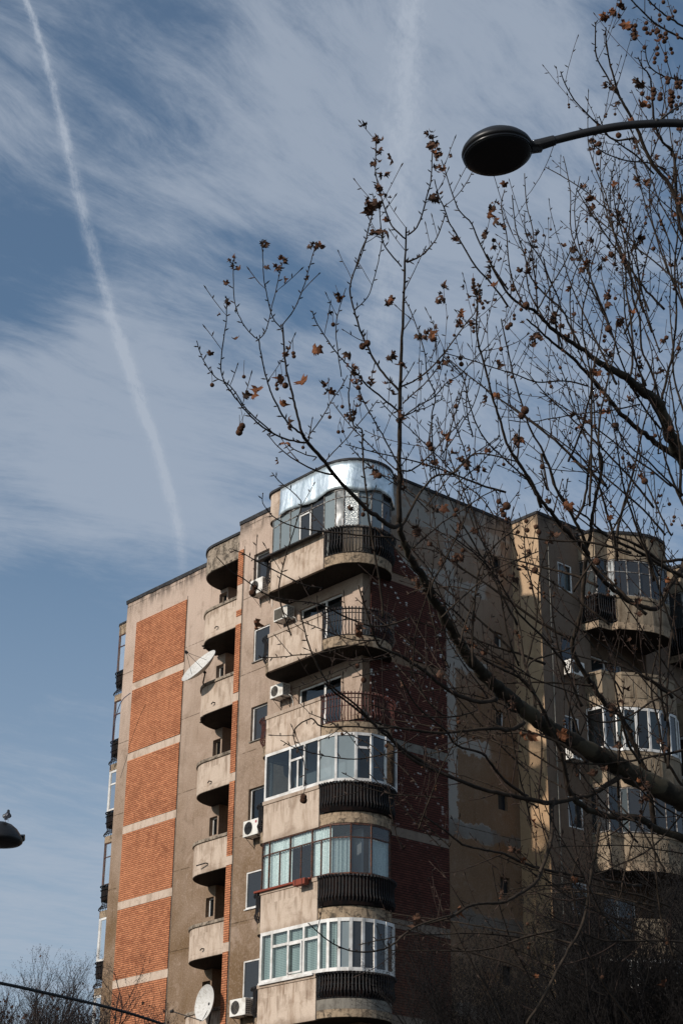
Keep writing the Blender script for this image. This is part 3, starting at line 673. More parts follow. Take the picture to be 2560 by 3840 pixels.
    if k == 5:
        path = [(-3.70, -1.36), (-3.66, -2.0), (-3.30, -2.45), (-2.90, -2.50), (-1.90, -2.50), (-.88, -2.50), (-.10, -2.46), (.42, -2.12), (.72, -1.58), (.66, -.80), (.08, -.22)]
        H1 = 15.52
        cb = enclosure(path, e0, zt, M_RUSTF, M_GLC, sl_, tz=(H1,), ft=.04, bars={3: (.5,), 4: (.5,), 5: (.5,)}, curtain={0: (e0+.05, zt), 1: (e0+.05, zt), 2: (e0+.05, zt), 3: (e0+.05, zt-.05), 4: (H1, zt-.05), 5: (e0+.05, zt-.05), 6: (e0+.05, H1), 8: (e0+.05, H1)}, label='brown metal glazing hung with pale lace curtains')
        cb.build('curtain', M_CURT, sl_)
        b = MB(); b.box(-3.45, -.80, -2.66, -2.42, e0-.05, e0+.012); b.build('ledge', M_PLANT, sl_, bev=.01)
        c = MB(); c.box(-.5, .2, -1.5, -1.42, e0, zt); c.build('room_wall', M_INTL, sl_)
    if k == 6:
        path = [(-3.30, -1.37), (-3.55, -2.0), (-3.35, -2.36), (-3.10, -2.53), (-2.60, -2.53), (-1.83, -2.53), (-1.12, -2.53), (-.44, -2.53), (-.12, -2.47), (.20, -2.34), (.46, -2.12), (.64, -1.82), (.74, -1.45), (.75, -1.02), (.62, -.62), (.30, -.30)]
        cb = enclosure(path, e0, zt, M_PVC, M_GLC, sl_, tz=(zt-.48,), ft=.085, fd=.07, skip=(0, 1, 2, 3, 7, 8, 9, 10, 11, 12, 13, 14), curtain={i: (e0+.05, zt-.03) for i in (3, 4, 5, 6, 7, 8, 9)}, facet_mats={10: M_GLB, 11: M_GLB, 12: M_GLB, 9: M_GLF}, label='white plastic glazing with teal blinds')
        cb.build('blind', M_BLIND, sl_)
        b = MB(); b.box(-3.12, -.62, -2.64, -2.50, e0-.045, e0+.015); b.build('ledge', M_PVC, sl_)
        b = MB(); b.box(-1.80, -1.16, -2.60, -2.575, e0+.12, e0+.17); b.box(-1.80, -1.76, -2.60, -2.575, e0+.12, zt-.53); b.box(-1.20, -1.15, -2.62, -2.575, e0+.12, zt-.50); b.box(-1.80, -1.16, -2.60, -2.575, zt-.56, zt-.52); b.build('sash', M_PVC, sl_)

# the drum over the top balcony, with foil sheets lapped round it
O = corner_outline(.0); s_ = MB(); s_.prism(O+[(-.015, -.19), (-.015, YF+.015)], 26.95, 27.96); dr = s_.build('roof_drum', M_PAR, bld, smooth=False)
P_ = corner_outline(.03, 10, 26)
s_ = MB(); s_.prism(corner_outline(.07)+[(-.015, -.15), (-.015, YF+.015)], 27.955, 28.03); s_.build('roof_edge', M_BITU, dr)
s_ = MB(); s_.prism([(x, y) for x, y in corner_outline(-.03)]+[(-.015, -.19), (-.015, YF+.015)], 26.93, 26.948); s_.build('soffit_shaded', M_SOF, dr)
fo = MB(); RG = random.Random(8)
path = [(-2.85, -2.53)]+[(-2.85+i*.12, -2.53) for i in range(1, 20)]+[p for p in corner_outline(.03, 10, 40) if p[0] > -.44 or p[1] > -1.9 and p[0] > -1]
rows = 7; vs = []
for i, p in enumerate(path):
    if i == 0: t = Vector((1, 0, 0))
    else: t = Vector((p[0]-path[i-1][0], p[1]-path[i-1][1], 0)); t = t.normalized() if t.length > 1e-6 else Vector((1, 0, 0))
    n = Vector((t.y, -t.x, 0)); wav = .028*math.sin(i*.7)+.014*math.sin(i*1.9)
    for j in range(rows):
        h = j/(rows-1); zlo = 26.90+.07*math.sin(i*.33)+(-.05 if i > 42 else 0)
        o = .008+max(0., (1-h))**1.5*(.05+wav)+.006*math.sin(i*2.3+j*1.7)
        vs.append((p[0]+n.x*o, p[1]+n.y*o, zlo+(27.952-zlo)*h))
fo.add(vs, [(i*rows+j, (i+1)*rows+j, (i+1)*rows+j+1, i*rows+j+1) for i in range(len(path)-1) for j in range(rows-1)])
foil = fo.build('foil_cladding', M_FOIL, dr, smooth=True)
md = foil.modifiers.new('thick', 'SOLIDIFY'); md.thickness = .006; md.offset = -1

# ---- the small half-round balconies in the niche corner
def small_outline(off=0, n=12): return [(-9.36-off, .02)]+arc(-8.06, 0, 1.30+off, 180, 270, n)+[(-6.558, -1.30-off)]
for k in LV:
    f = FL(k); zb = f-.16
    O = small_outline(); s_ = MB(); s_.prism(O+[(-6.558, .5), (-8.88, .5), (-8.88, .03)], zb, f+.02); bo = s_.build('balcony', M_PAR, bld, bev=.01)
    s_ = MB(); s_.prism([(x+.02, y+.02) for x, y in O[:-1]]+[(-6.56, -1.27), (-6.56, .48), (-8.86, .48), (-8.86, .03)], zb-.012, zb-.002); s_.build('soffit_shaded', M_SOF, bo)
    Ii = small_outline(-.10)[::-1]
    s_ = MB(); s_.prism(O+Ii, f+.02, f+.88); s_.build('parapet', M_PAR, bo)
    s_ = MB(); s_.prism(small_outline(.05)+small_outline(-.12)[::-1], f+.88, f+.985); s_.build('coping', M_OLD, bo, bev=.01)
    s_ = MB(); L_ = .75 if k == 4 else .2
    s_.tube([(-7.66, -1.28, f+.12), (-7.66, -1.28-.12, f+.12), (-7.66-L_*.5, -1.34-L_*.2, f+.08)], .022, 6); s_.build('drain_pipe', M_DARKM, bo)
    if k in (1, 2): 
        rr = random.Random(k); s_ = MB()
        for j in range(26):
            a = rr.uniform(180, 262); q = arc(-8.06, 0, 1.29+rr.uniform(-.12, .015), a, a, 1)[0]
            s_.ball((q[0], q[1], zb-.01), rr.uniform(.02, .06), 6, 4, .25, rr, (1.3, 1.3, .5))
        s_.build('crumbled_edge', M_SOF, bo)
O = small_outline(.03); s_ = MB(); s_.prism(O+[(-6.558, .5), (-8.88, .5), (-8.88, .03)], 26.96, 27.88); cn = s_.build('canopy', M_OLD, bld, bev=.015)
s_ = MB(); s_.prism(small_outline(.08)+[(-6.558, .5), (-8.88, .5), (-8.88, .03)], 27.885, 27.98); s_.build('roof_edge', M_BITU, cn)
s_ = MB(); s_.prism([(x+.03, y+.03) for x, y in O[:-1]]+[(-6.56, -1.27), (-6.56, .48), (-8.86, .48), (-8.86, .03)], 26.945, 26.957); s_.build('soffit_shaded', M_SOF, cn)

# ---- balconies round the far left corner (seen edge on past the corner)
def far_outline(off=0): return [(-15.43, .14-off)]+arc(-16.05, .44, .30+off, 270, 180, 6)+[(-16.35-off, 3.2)]
for k in range(0, 8):
    f = FL(k) if k else 27.35
    O = far_outline(); base = [(-15.43, 3.2)]
    s_ = MB(); s_.prism(O+base, f-.20 if k else 27.1, f+.05 if k else 27.52); bo = s_.build('balcony' if k else 'canopy', M_SLAB, bld)
    if k == 0: 
        s_ = MB(); s_.prism(far_outline(.03)+base, 27.525, 27.60); s_.build('roof_edge', M_BITU, bo); continue
    rp = far_outline(.05)
    railing(rp, f+.12, f+.98, .08, .10, bar=.013).build('railing', M_DARKM, bo)
    s_ = MB(); q = far_outline(-.02)
    for i in range(len(q)-1): s_.add([(*q[i], f+.45), (*q[i+1], f+.45), (*q[i+1], f+.95), (*q[i], f+.95)], [(0, 1, 2, 3)])
    s_.build('railing_backing', M_DARKP, bo)
    q = far_outline(-.03); q = [q[0], q[1], q[3], q[5], (-16.30, 1.6), (-16.3, 3.1)]
    enclosure(q, f+1.0, FL(k-1)-.21 if k > 1 else 27.1, M_PVC if k in (3, 5, 6) else M_RUSTF, M_GLF if k != 3 else M_GL, bo, tz=(f+2.05,) if k not in (5, 6) else (), ft=.03 if k not in (3, 5, 6) else .07)

# ---- wing balconies: faceted bays, two columns
def wing_outline(dy=0., off=0.):
    P = [(1.26, 7.70-off), (1.98+off*.7, 7.78-off), (2.06+off, 8.36), (2.30+off, 8.42-off*.3), (2.55+off, 8.80), (2.78+off, 9.20), (2.92+off, 9.60), (2.97+off, 10.05), (2.90+off, 10.5), (2.6+off*.6, 10.95), (1.26, 11.15+off)]
    return [(x, y+dy) for x, y in P]
for ci, dy in enumerate((0., 4.75, 9.5)):
    for k in LV:
        f = FL(k); zb = f-.20; O = wing_outline(dy)
        s_ = MB(); s_.prism(O, zb, f+.05); bo = s_.build('balcony', M_SLAB, bld)
        s_ = MB(); s_.prism(wing_outline(dy, -.03), zb-.012, zb-.002); s_.build('soffit_shaded', M_SOF, bo)
        In = wing_outline(dy, -.09)[::-1]; split = k in (1, 5)
        if not split:
            s_ = MB(); s_.prism(O+[(x, y) for x, y in In], f+.05, f+.92)
            for a_, b_ in ((3, 4), (4, 5), (5, 6)):      # raised fields on the bay
                p, q = Vector((*O[a_], 0)), Vector((*O[b_], 0)); d = (q-p).normalized(); n = Vector((d.y, -d.x, 0)); L = (q-p).length
                s_.frame_box(p+d*.06+n*.001+Vector((0, 0, f+.12)), d*(L-.12), n*.018, (0, 0, .68))
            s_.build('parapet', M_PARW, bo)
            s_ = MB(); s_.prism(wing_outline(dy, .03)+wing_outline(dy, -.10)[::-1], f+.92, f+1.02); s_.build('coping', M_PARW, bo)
        else:
            railing(O[:4], f+.12, f+1.0).build('railing', M_DARKM, bo)
            s_ = MB(); s_.prism(O[3:]+In[:8], f+.05, f+.95); s_.build('parapet', M_PARW, bo)
            s_ = MB(); s_.prism(wing_outline(dy, .03)[3:]+wing_outline(dy, -.10)[::-1][:8], f+.95, f+1.05); s_.build('coping', M_PARW, bo)
            if k == 1:
                q = wing_outline(dy, -.06)[:4]; s_ = MB()
                for i in range(3): s_.add([(*q[i], f+.1), (*q[i+1], f+.1), (*q[i+1], f+1.), (*q[i], f+1.)], [(0, 1, 2, 3)])
                s_.build('railing_backing', M_DARKP, bo)
        zt = FL(k-1)-.22 if k > 1 else 26.97
        if k in (1, 3, 4, 6):
            cb = enclosure(wing_outline(dy, -.04), f+1.06, zt, M_PVC if k in (3, 6) else M_THINF, M_GL if k in (3, 6) else M_GLB, bo, tz=(zt-.45,) if k == 1 else (), ft=.08 if k in (3, 6) else .03, curtain={0: (f+1.1, zt), 1: (f+1.1, zt), 2: (f+1.1, zt), 4: (f+1.1, f+1.6)} if k == 1 else {3: (f+1.1, zt), 5: (f+1.1, zt)} if k == 3 else None)
            if k in (1, 3): cb.build('curtain', M_CURT if k == 1 else M_BLINDG, bo)
    O = wing_outline(dy); s_ = MB(); s_.prism(O, 27.0, 27.95); dr = s_.build('roof_drum', M_PARW, bld)
    s_ = MB(); s_.prism(wing_outline(dy, .05), 27.955, 28.06); s_.build('roof_edge', M_BITU, dr)

# ---- things fixed to the block
def ac_unit(x0, x1, y, z0, z1, label, louvre=False, logo=False, flipside=True, wallax='y'):
    """outdoor unit: casing, fan grille, side grille, brackets (front faces -y, or +x for wallax x)"""
    if wallax == 'y': T = lambda p: Vector(p)
    e = empty('air_conditioner', ((x0+x1)/2, y+.1, z0), label, 'air conditioner', 'air conditioner units on the walls')
    w_, h = x1-x0, z1-z0
    if wallax == 'y': T = lambda u_, d, z: Vector((x0+u_, y-d, z0+z))
    else: T = lambda u_, d, z: Vector((y+d, x0+u_, z0+z))
    def bx(b, u0, u1, d0, d1, za, zb): b.frame_box(T(u0, d0, za), T(u1, d0, za)-T(u0, d0, za), T(u0, d1, za)-T(u0, d0, za), T(u0, d0, zb)-T(u0, d0, za))
    b = MB(); bx(b, 0, w_, .10, .42, 0, h); b.build('casing', M_ACW, e, bev=.015)
    b = MB(); cx, cz, R_ = w_*.36, h*.5, h*.40
    if louvre:
        bx(b, .05, w_*.70, .42, .425, .05, h-.05); b.build('grille_back', M_BLK, e); b = MB()
        for i in range(16): bx(b, .05+i*(w_*.65/16), .05+i*(w_*.65/16)+.012, .425, .44, .05, h-.05)
        b.build('fan_grille', M_GREYC, e)
    else:
        vs = [T(cx+R_*math.cos(a*math.pi/16), .424, cz+R_*math.sin(a*math.pi/16)) for a in range(32)]
        b.add(vs, [tuple(range(32))]); b.build('fan_opening', M_BLK, e)
        b = MB()
        for q in range(1, 7):
            rr = R_*q/6.5; b.tube([T(cx+rr*math.cos(a*math.pi/12), .434, cz+rr*math.sin(a*math.pi/12)) for a in range(25)], .0035, 3, False)
        for a in range(4): c_, s__ = math.cos(a*math.pi/4), math.sin(a*math.pi/4); b.tube([T(cx-R_*c_, .436, cz-R_*s__), T(cx+R_*c_, .436, cz+R_*s__)], .005, 3)
        b.build('fan_grille', M_GREYC if not logo else M_BLK, e)
    b = MB(); sgn = w_ if flipside else 0
    for i in range(3):
        for j in range(7):
            u_ = w_+.002 if flipside else -.002; d0 = .15+i*.085
            p0, p1, p2, p3 = T(u_, d0, .05+j*(h-.1)/7), T(u_, d0+.06, .05+j*(h-.1)/7), T(u_, d0+.06, .03+(j+1)*(h-.1)/7), T(u_, d0, .03+(j+1)*(h-.1)/7)
            b.add([p0, p1, p2, p3], [(0, 1, 2, 3)])
    b.build('side_grille', M_BLK, e)
    if logo:
        b = MB(); c0 = (w_*.86, h*.80)
        b.add([T(c0[0]+.045*math.cos(a*math.pi/8), .426, c0[1]+.045*math.sin(a*math.pi/8)) for a in range(16)], [tuple(range(16))])
        b.build('round_badge', mat('badge_red', base=(.45, .02, .05), rough=.5), e)
        b = MB(); b.tube([T(c0[0]+.028*math.cos(a*math.pi/8), .430, c0[1]+.028*math.sin(a*math.pi/8)) for a in range(2, 14)], .004, 3); b.tube([T(c0[0]-.005, .430, c0[1]+.018), T(c0[0]-.005, .430, c0[1]-.014), T(c0[0]+.014, .430, c0[1]-.014)], .004, 3)
        b.build('badge_mark', M_PVC, e)
    b = MB()
    for u_ in (.1, w_-.1):
        b.tube([T(u_, 0, -.02), T(u_, .44, -.02)], .014, 4); b.tube([T(u_, 0, -.30), T(u_, .36, -.03)], .010, 4); b.tube([T(u_, .01, -.32), T(u_, .01, .02)], .012, 4)
    b.build('bracket', M_DARKM, e)
    b = MB(); b.tube([T(w_-.03, .2, .1), T(w_+.08, .12, .02), T(w_+.06, .02, -.12), T(w_+.07, .01, -.5)], .013, 5); b.build('hose', M_ACW, e)
    return e
ac_unit(-5.33, -4.65, YF, 25.00, 25.55, 'white air conditioner under the top window beside the foil drum')
ac_unit(-3.98, -3.28, YF, 23.66, 24.12, 'air conditioner with upright louvres above the second parapet', louvre=True)
ac_unit(-4.05, -3.40, YF, 20.98, 21.42, 'small air conditioner left of the balcony with brown railing')
ac_unit(-5.23, -4.46, YF, 16.60, 17.12, 'air conditioner with black fan and round red badge', logo=True)
ac_unit(-5.58, -4.80, YF, 11.03, 11.55, 'lowest air conditioner on the lit wall beside the brick strip')
ac_unit(6.55, 7.25, 1.28, 22.45, 22.95, 'air conditioner on the shaded wing wall, upper of two', wallax='x', flipside=False)
ac_unit(6.45, 7.15, 1.28, 19.45, 19.92, 'air conditioner on the shaded wing wall, lower of two behind the limb', wallax='x', flipside=False)

def dish(c, n, Rr, foot_, label, three=True, rise=None):
    c = Vector(c); n = Vector(n).normalized(); e = empty('satellite_dish', c-n*.2, label, 'satellite dish', 'satellite dishes on the block')
    q = n.to_track_quat('Z', 'Y').to_matrix(); M = Matrix.Translation(c) @ q.to_4x4()
    prof = [(0.001, -.16*Rr*2)]+[(Rr*t, -.16*2*Rr*(1-t*t)) for t in (.2, .4, .6, .8, .93, 1.0)]+[(Rr*1.015, .012), (Rr*1.02, -.012)]+[(Rr*t, -.16*2*Rr*(1-t*t)-.02) for t in (1.0, .9, .7, .5, .3, .1)]
    b = MB(); b.lathe(prof, M, 48); b.build('reflector', M_DISH, e, smooth=True)
    b = MB(); F = M @ Vector((0, 0, Rr*.85))
    if three:
        for a in (90, 210, 330): b.tube([M @ Vector((Rr*.55*math.cos(math.radians(a)), Rr*.55*math.sin(math.radians(a)), -.1)), F], .008, 4)
    else:
        dn = rise; F = c+Vector(dn)
        bot = M @ Vector((0, 0, 0)); ax = (q @ Vector((0, 1, 0))); 
        if ax.z > 0: ax = -ax
        rim = c+ax*Rr*1.0; b.tube([c-n*.25, rim-n*.02, rim+n*.05, F], .016, 5)
    b.build('feed_arm', M_BLK, e)
    b = MB(); d_ = (c-F).normalized(); b.tube([F-d_*.06, F+d_*.05], [.045, .06], 8); b.build('feed_head', M_BLK, e)
    b = MB(); back = c-n*(.36*Rr); b.tube([c-n*(.30*Rr), back-n*.1], .05, 8); b.tube([back-n*.08, Vector((back.x, back.y, Vector(foot_).z))-n*.0+Vector((0, 0, 0)), foot_], .028, 6); b.build('mount', M_BLK, e)
    return e
dish((-8.29, -1.62, 23.32), (-.06, -.81, .58), .76, (-8.80, -.95, 22.75), 'white dish seen nearly edge on beside the upper small balconies')
dish((-6.92, -1.75, 11.63), (-.12, -.98, .10), .56, (-7.5, -1.3, 11.0), 'lower dish with speckled face near the bottom small balcony', three=False, rise=(-.95, -.55, -.22))

# planter trough on the curtained balcony
e = empty('planter_box', (-1.05, -2.75, 14.2), 'terracotta trough hanging under the curtained glazing', 'planter')
b = MB(); b.prism([(-1.32, -2.86), (-.78, -2.86), (-.80, -2.68), (-1.30, -2.68)], 14.22, 14.40); b.build('trough', M_PLANT, e, bev=.01)
for x in (-1.2, -.9): b = MB(); b.tube([(x, -2.88, 14.40), (x, -2.88, 14.2), (x, -2.6, 14.16)], .008, 4); b.build('bracket', M_DARKM, e)

b = MB(); dc = (Vector((-15.7, -.15, 20))-CAM).dot(FX)
b.tube(smooth_path([D(x, y, dc) for x, y in [(300, 1592), (292, 1598), (283, 1606), (274, 1622), (265, 1652), (259, 1690), (256, 1735), (254, 1770)]], 4), .016, 5); o = b.build('loose_cable', mat('blue_cable', base=(.02, .035, .09), rough=.6)); tag(o, 'thin blue cable hanging slack at the far left corner of the block', 'cable')
# roof aerial on the wing
e = empty('roof_aerial', (.9, 12.6, ZT), 'tall lattice aerial mast standing on the wing roof', 'aerial')
b = MB()
for dx_, dy_ in ((0, 0), (.14, 0), (.07, .12)): b.tube([(.9+dx_, 12.6+dy_, ZT), (.9+dx_, 12.6+dy_, ZT+4.1)], .012, 4)
for i in range(16): z = ZT+.2+i*.25; b.tube([(.9, 12.6, z), (1.04, 12.6, z+.12), (.97, 12.72, z+.25)], .006, 3)
b.build('mast', M_DARKM, e)
b = MB(); b.tube([(.6, 12.3, ZT+3.9), (1.4, 13.1, ZT+4.05)], .01, 4)
for i in range(9): x = .6+i*.1; b.tube([(x-.14, 12.3+i*.1+.14, ZT+3.9+i*.02), (x+.14, 12.3+i*.1-.14, ZT+3.9+i*.02)], .006, 3)
b.build('antenna', M_DARKM, e)
#TREES
# ------------------------------------------------------------------ trees
class Plane:
    """collects the meshes of one plane tree"""
    def __init__(s, seed): s.limb, s.bran, s.twig, s.leaf, s.leafd, s.balls = MB(), MB(), MB(), MB(), MB(), []; s.r = random.Random(seed); s.tips = []
def add_bud(T, p, d, side, r_):
    q = (d*.5+side*.85).normalized(); L = T.r.uniform(.026, .052)
    a = q.orthogonal().normalized(); b = q.cross(a); k = max(.0055, r_*1.05)
    m = p+q*L*.55
    T.twig.add([p+a*k*.5, p-a*k*.25+b*k*.4, p-a*k*.25-b*k*.4, m+a*k, m-a*k*.5+b*k*.87, m-a*k*.5-b*k*.87, p+q*L], [(0, 1, 4, 3), (1, 2, 5, 4), (2, 0, 3, 5), (3, 4, 6), (4, 5, 6), (5, 3, 6)])
def add_leaf(T, p, size, dark=False, nrm=None, cup=None):
    """five-lobed plane leaf, curled as it dried"""
    r = T.r; size *= LS; n = nrm or Vector((r.uniform(-1, 1), r.uniform(-1, 1), r.uniform(-.6, .6))).normalized()
    a = Vector((r.uniform(-.6, .6), r.uniform(-.6, .6), -1)); a = (a-n*a.dot(n)).normalized(); b = n.cross(a)
    lob = [(0, .12), (.18, .16), (.36, -.04), (.50, .10), (.95, .42)][:0]
    ang = [180, 150, 118, 100, 84, 66, 52, 34, 20, 8, 0]; rad = [.10, .42, .62, .40, .50, .95, .62, .52, .78, .60, 1.0]
    pts = [(rad[i]*r.uniform(.82, 1.12), math.radians(ang[i])) for i in range(11)]+[(rad[i]*r.uniform(.82, 1.12), -math.radians(ang[i])) for i in range(9, 0, -1)]
    c1, c2 = (cup if cup is not None else r.uniform(.3, 1.25)), r.uniform(-1.2, 1.4); mb = T.leafd if dark else T.leaf
    vs = []
    def fold(x, y):
        z = c1*(x*x*.8+y*y*1.4)*.6+c2*x*y*.6+.10*math.sin(7*x+3*y)
        s_ = 1/(1+.55*abs(c1)*(x*x+y*y)); return p+(a*(x*s_)+b*(y*s_)+n*z*s_)*size
    for sc in (.0001, .5, 1.0):
        for R_, th in pts: vs.append(fold(R_*sc*math.cos(th)+.15, R_*sc*math.sin(th)))
    N = len(pts); fs = [(k*N+i, k*N+(i+1) % N, (k+1)*N+(i+1) % N, (k+1)*N+i) for k in range(2) for i in range(N)]
    mb.add(vs, fs)
def add_balls(T, p, n, r0, drop=.10):
    """seed balls strung on one thin stalk"""
    r = T.r; q = p; pts = [q]
    sway = Vector((r.uniform(-.05, .05), r.uniform(-.05, .05), 0)); pts.append(p+sway*.6+Vector((0, 0, .02)))
    for i in range(n):
        q = p+sway*(1+i*.2)+Vector((0, 0, -drop-i*r0*2.3)); pts.append(q); T.balls.append((q, r0*r.uniform(.88, 1.08)))
    T.twig.tube(pts, .0022, 3, False)
def grow(T, p, d, L, r0, lvl, upw=.10, fruit=.10, leafp=.10, mb=None):
    """a twig that leaves at an angle and bends upward, with a bud at every node"""
    r = T.r; step = .055 if lvl else .07; n = max(3, int(L/step)); pts = [p]; rad = [r0]; d = d.normalized(); side = d.orthogonal().normalized(); kids = []
    for i in range(n):
        d = (d+Vector((r.gauss(0, .05), r.gauss(0, .05), r.gauss(0, .05)+upw*(1-abs(d.z)*.5)))).normalized()
        p = p+d*step; pts.append(p); rr = max(.0028, r0*(1-.55*(i+1)/n)); rad.append(rr)
        if i % 2 == 1:
            side = (Matrix.Rotation(2.4+r.uniform(-.4, .4), 3, d) @ side); side = (side-d*side.dot(d)).normalized()
            add_bud(T, p, d, side, rr)
            if lvl < 2 and r.random() < (.22 if lvl == 0 else .10) and i > 2 and i < n-2: kids.append((p, (d*.75+side*.7).normalized(), rr))
    (mb or T.twig).tube(pts, rad, 4, False)
    add_bud(T, p, d, d, rad[-1]*1.3)
    for q, dd, rr in kids: grow(T, q, dd, L*r.uniform(.25, .6), rr*.75, lvl+1, upw, fruit, leafp)
    x = r.random()
    if x < leafp:
        for _ in range(r.randint(1, 4)): add_leaf(T, p-d*r.uniform(0, .12)+Vector((r.gauss(0, .02), r.gauss(0, .02), r.gauss(0, .02))), r.uniform(.022, .046), r.random() < .88, cup=r.uniform(1.1, 2.4))
    if r.random() < fruit: add_balls(T, pts[r.randint(n//2, n-1)], r.randint(1, 2), r.uniform(.011, .018))
def branch(T, pts, w0, w1, dep, mb=None, sub=4, shoots=1.0, slen=(.25, .8), fruit=.12, leafp=.10, updir=(0, 0, 1), wob=.012, sides=6, upw=.10, shfrom=.12):
    """pts on the survey sheet, dep = (near, far) distance along it; widths in sheet px"""
    if w0 < 16: w0 *= 1.12; w1 = w1*1.5 if w1 < 2.5 else w1*1.15
    else: w0 *= .76; w1 *= .86
    n = len(pts); raw = []
    for i, (x, y) in enumerate(pts):
        t = i/(n-1); d = dep[0]+(dep[1]-dep[0])*t if len(dep) == 2 else dep[i]
        raw.append(D(x, y, d))
    P = smooth_path(raw, sub); N = len(P); r = T.r; rad = []
    for i in range(N):
        t = i/(N-1); dd = (P[i]-CAM).dot(FX); w = w0+(w1-w0)*t**.85; rad.append(max(.0016, MPX(w, dd)*.5)*(1+.06*math.sin(i*1.7+w0)))
        P[i] = P[i]+Vector((r.gauss(0, 1), r.gauss(0, 1), r.gauss(0, 1)))*min(wob*.5, rad[i]*.22)
    (mb or T.bran).tube(P, rad, sides)
    acc = 0; nxt = r.uniform(.1, .3)/max(shoots, .01); total = sum((P[i+1]-P[i]).length for i in range(N-1))
    for i in range(N-1):
        seg = P[i+1]-P[i]; L = seg.length
        if L < 1e-6: continue
        t = seg/L
        while shoots > 0 and nxt < acc+L:
            q = P[i]+t*(nxt-acc); frac = nxt/total
            if frac > shfrom:
                side = t.cross(FX if r.random() < .65 else Vector((r.gauss(0, 1), r.gauss(0, 1), r.gauss(0, 1)))).normalized()
                if r.random() < .5: side = -side
                if side.z < -.2 and r.random() < .6: side = -side
                big_ = r.random() < .38
                grow(T, q, (t*.7+side*.85+Vector((0, 0, .25))).normalized(), r.uniform(*slen)*(1 if big_ else .32)*(1.1-.5*frac), min(rad[i]*.55, .0080 if big_ else .0055), 0 if big_ else 1, upw, fruit, leafp)
            nxt += r.uniform(.10, .34)/shoots
        if rad[i] < .008 and r.random() < .6:
            side = t.orthogonal().normalized(); side = Matrix.Rotation(i*2.3, 3, t) @ side; add_bud(T, P[i], t, side, rad[i])
        acc += L
    return P

def c5(pts): return [(428.7+x*.3516, 520.6+y*.3516) for x, y in pts]
def r6(pts): return [(918.7+x*.4141, 612.5+y*.4141) for x, y in pts]
def r1(pts): return [(888.1+x*.4336, 1041.2+y*.4336) for x, y in pts]
def r2(pts): return [(888.1+x*.4336, 1470.0+y*.4336) for x, y in pts]
def r3(pts): return [(888.1+x*.4336, 1862.0+y*.4336) for x, y in pts]
def g3(pts): return [(551.2+x*.3125, 1862.0+y*.3125) for x, y in pts]
def g2(pts): return [(551.2+x*.3125, 1494.5+y*.3125) for x, y in pts]
def c7(pts): return [(796.3+x*.1953, 245.0+y*.1953) for x, y in pts]
def u7(pts): return [(1286.3+x*.1797, y*.1797) for x, y in pts]
def v6(pts): return [(1347.5+x*.1823, 61.25+y*.1823) for x, y in pts]
def r4(pts): return [(980+x*.375, 245+y*.375) for x, y in pts]

T = Plane(11)
LS = 2.0
# great limb that leaves the stem low on the right and runs up behind the lamp
LB = dict(mb=T.limb, sides=12, sub=5)
branch(T, [(1790, 2010), (1700, 1925), (1630, 1868), (1568, 1838), (1490, 1800), (1420, 1763), (1350, 1725), (1290, 1690), (1225, 1650), (1180, 1612), (1130, 1570), (1085, 1520), (1045, 1460), (1010, 1400), (975, 1335), (945, 1285), (925, 1240), (915, 1198)], 84, 13, (15.5, 12.6), shoots=.35, **LB)
# second limb of the same stem, up the right side
branch(T, [(1800, 1500), (1700, 1240), (1620, 1120)]+r6([(1568, 1055), (1520, 985), (1480, 870), (1420, 745), (1330, 680), (1250, 610), (1150, 560), (1080, 512)]), 60, 15, (16.2, 14.5), shoots=.5, **LB)
# the stem, off to the right, standing on the ground
bs = D(1850, 2100, 15.8); P0 = [Vector((bs.x+.25, bs.y+.1, .7)), Vector((bs.x+.18, bs.y+.05, 2.0)), bs, D(1815, 1780, 15.9), D(1800, 1500, 16.2), D(1830, 1200, 16.6), D(1860, 800, 17)]
T.limb.tube(smooth_path(P0, 5), [.34-.0075*i for i in range(31)], 14)
# fork: upright leader and its forks
k = dict(fruit=.10, leafp=.12)
branch(T, [(915, 1198), (917, 1100), (918, 1000), (918, 900), (922, 800), (926, 700), (930, 600), (933, 521)], 11.5, 2.2, (12.6, 12.2), shoots=.8, **k)
TW = dict(shoots=.5, slen=(.15, .4), fruit=.12, leafp=.30, sides=5)
branch(T, c7([(710, 1510), (820, 1420), (900, 1220), (940, 1050), (985, 880), (1000, 650), (1010, 400), (1020, 330)]), 3.6, 1.6, (12.3, 12.2), **TW)
branch(T, c7([(690, 1555), (530, 1400), (450, 1200), (400, 1050), (350, 850), (335, 700), (345, 450), (345, 330)]), 3.6, 1.4, (12.3, 12.2), **TW)
branch(T, c7([(640, 1882), (450, 1640), (410, 1500), (390, 1300), (380, 1100)]), 3.2, 1.6, (12.3, 12.1), **TW)
branch(T, c7([(705, 1830), (870, 1750), (1040, 1570), (1130, 1350), (1160, 1250)]), 3.2, 1.6, (12.3, 12.4), **TW)
branch(T, c7([(1900, 2350), (1700, 2080), (1520, 1882), (1300, 1530), (1200, 1350), (1140, 1180), (1080, 1050), (1030, 850)]), 4.6, 1.6, (12.9, 12.5), **TW)
branch(T, c7([(1900, 2150), (1720, 1900), (1568, 1620), (1470, 1380), (1320, 1220), (1250, 1050), (1170, 800), (1110, 620)]), 4.2, 1.5, (13.3, 13.0), **TW)
branch(T, c7([(1145, 1165), (1270, 1070), (1400, 900), (1470, 770)]), 1.9, 1.3, (12.5, 12.6), **TW)
branch(T, c7([(120, 1880), (210, 1620), (260, 1400), (320, 1160), (300, 1010)]), 2.6, 1.2, (12.2, 12.2), **TW)
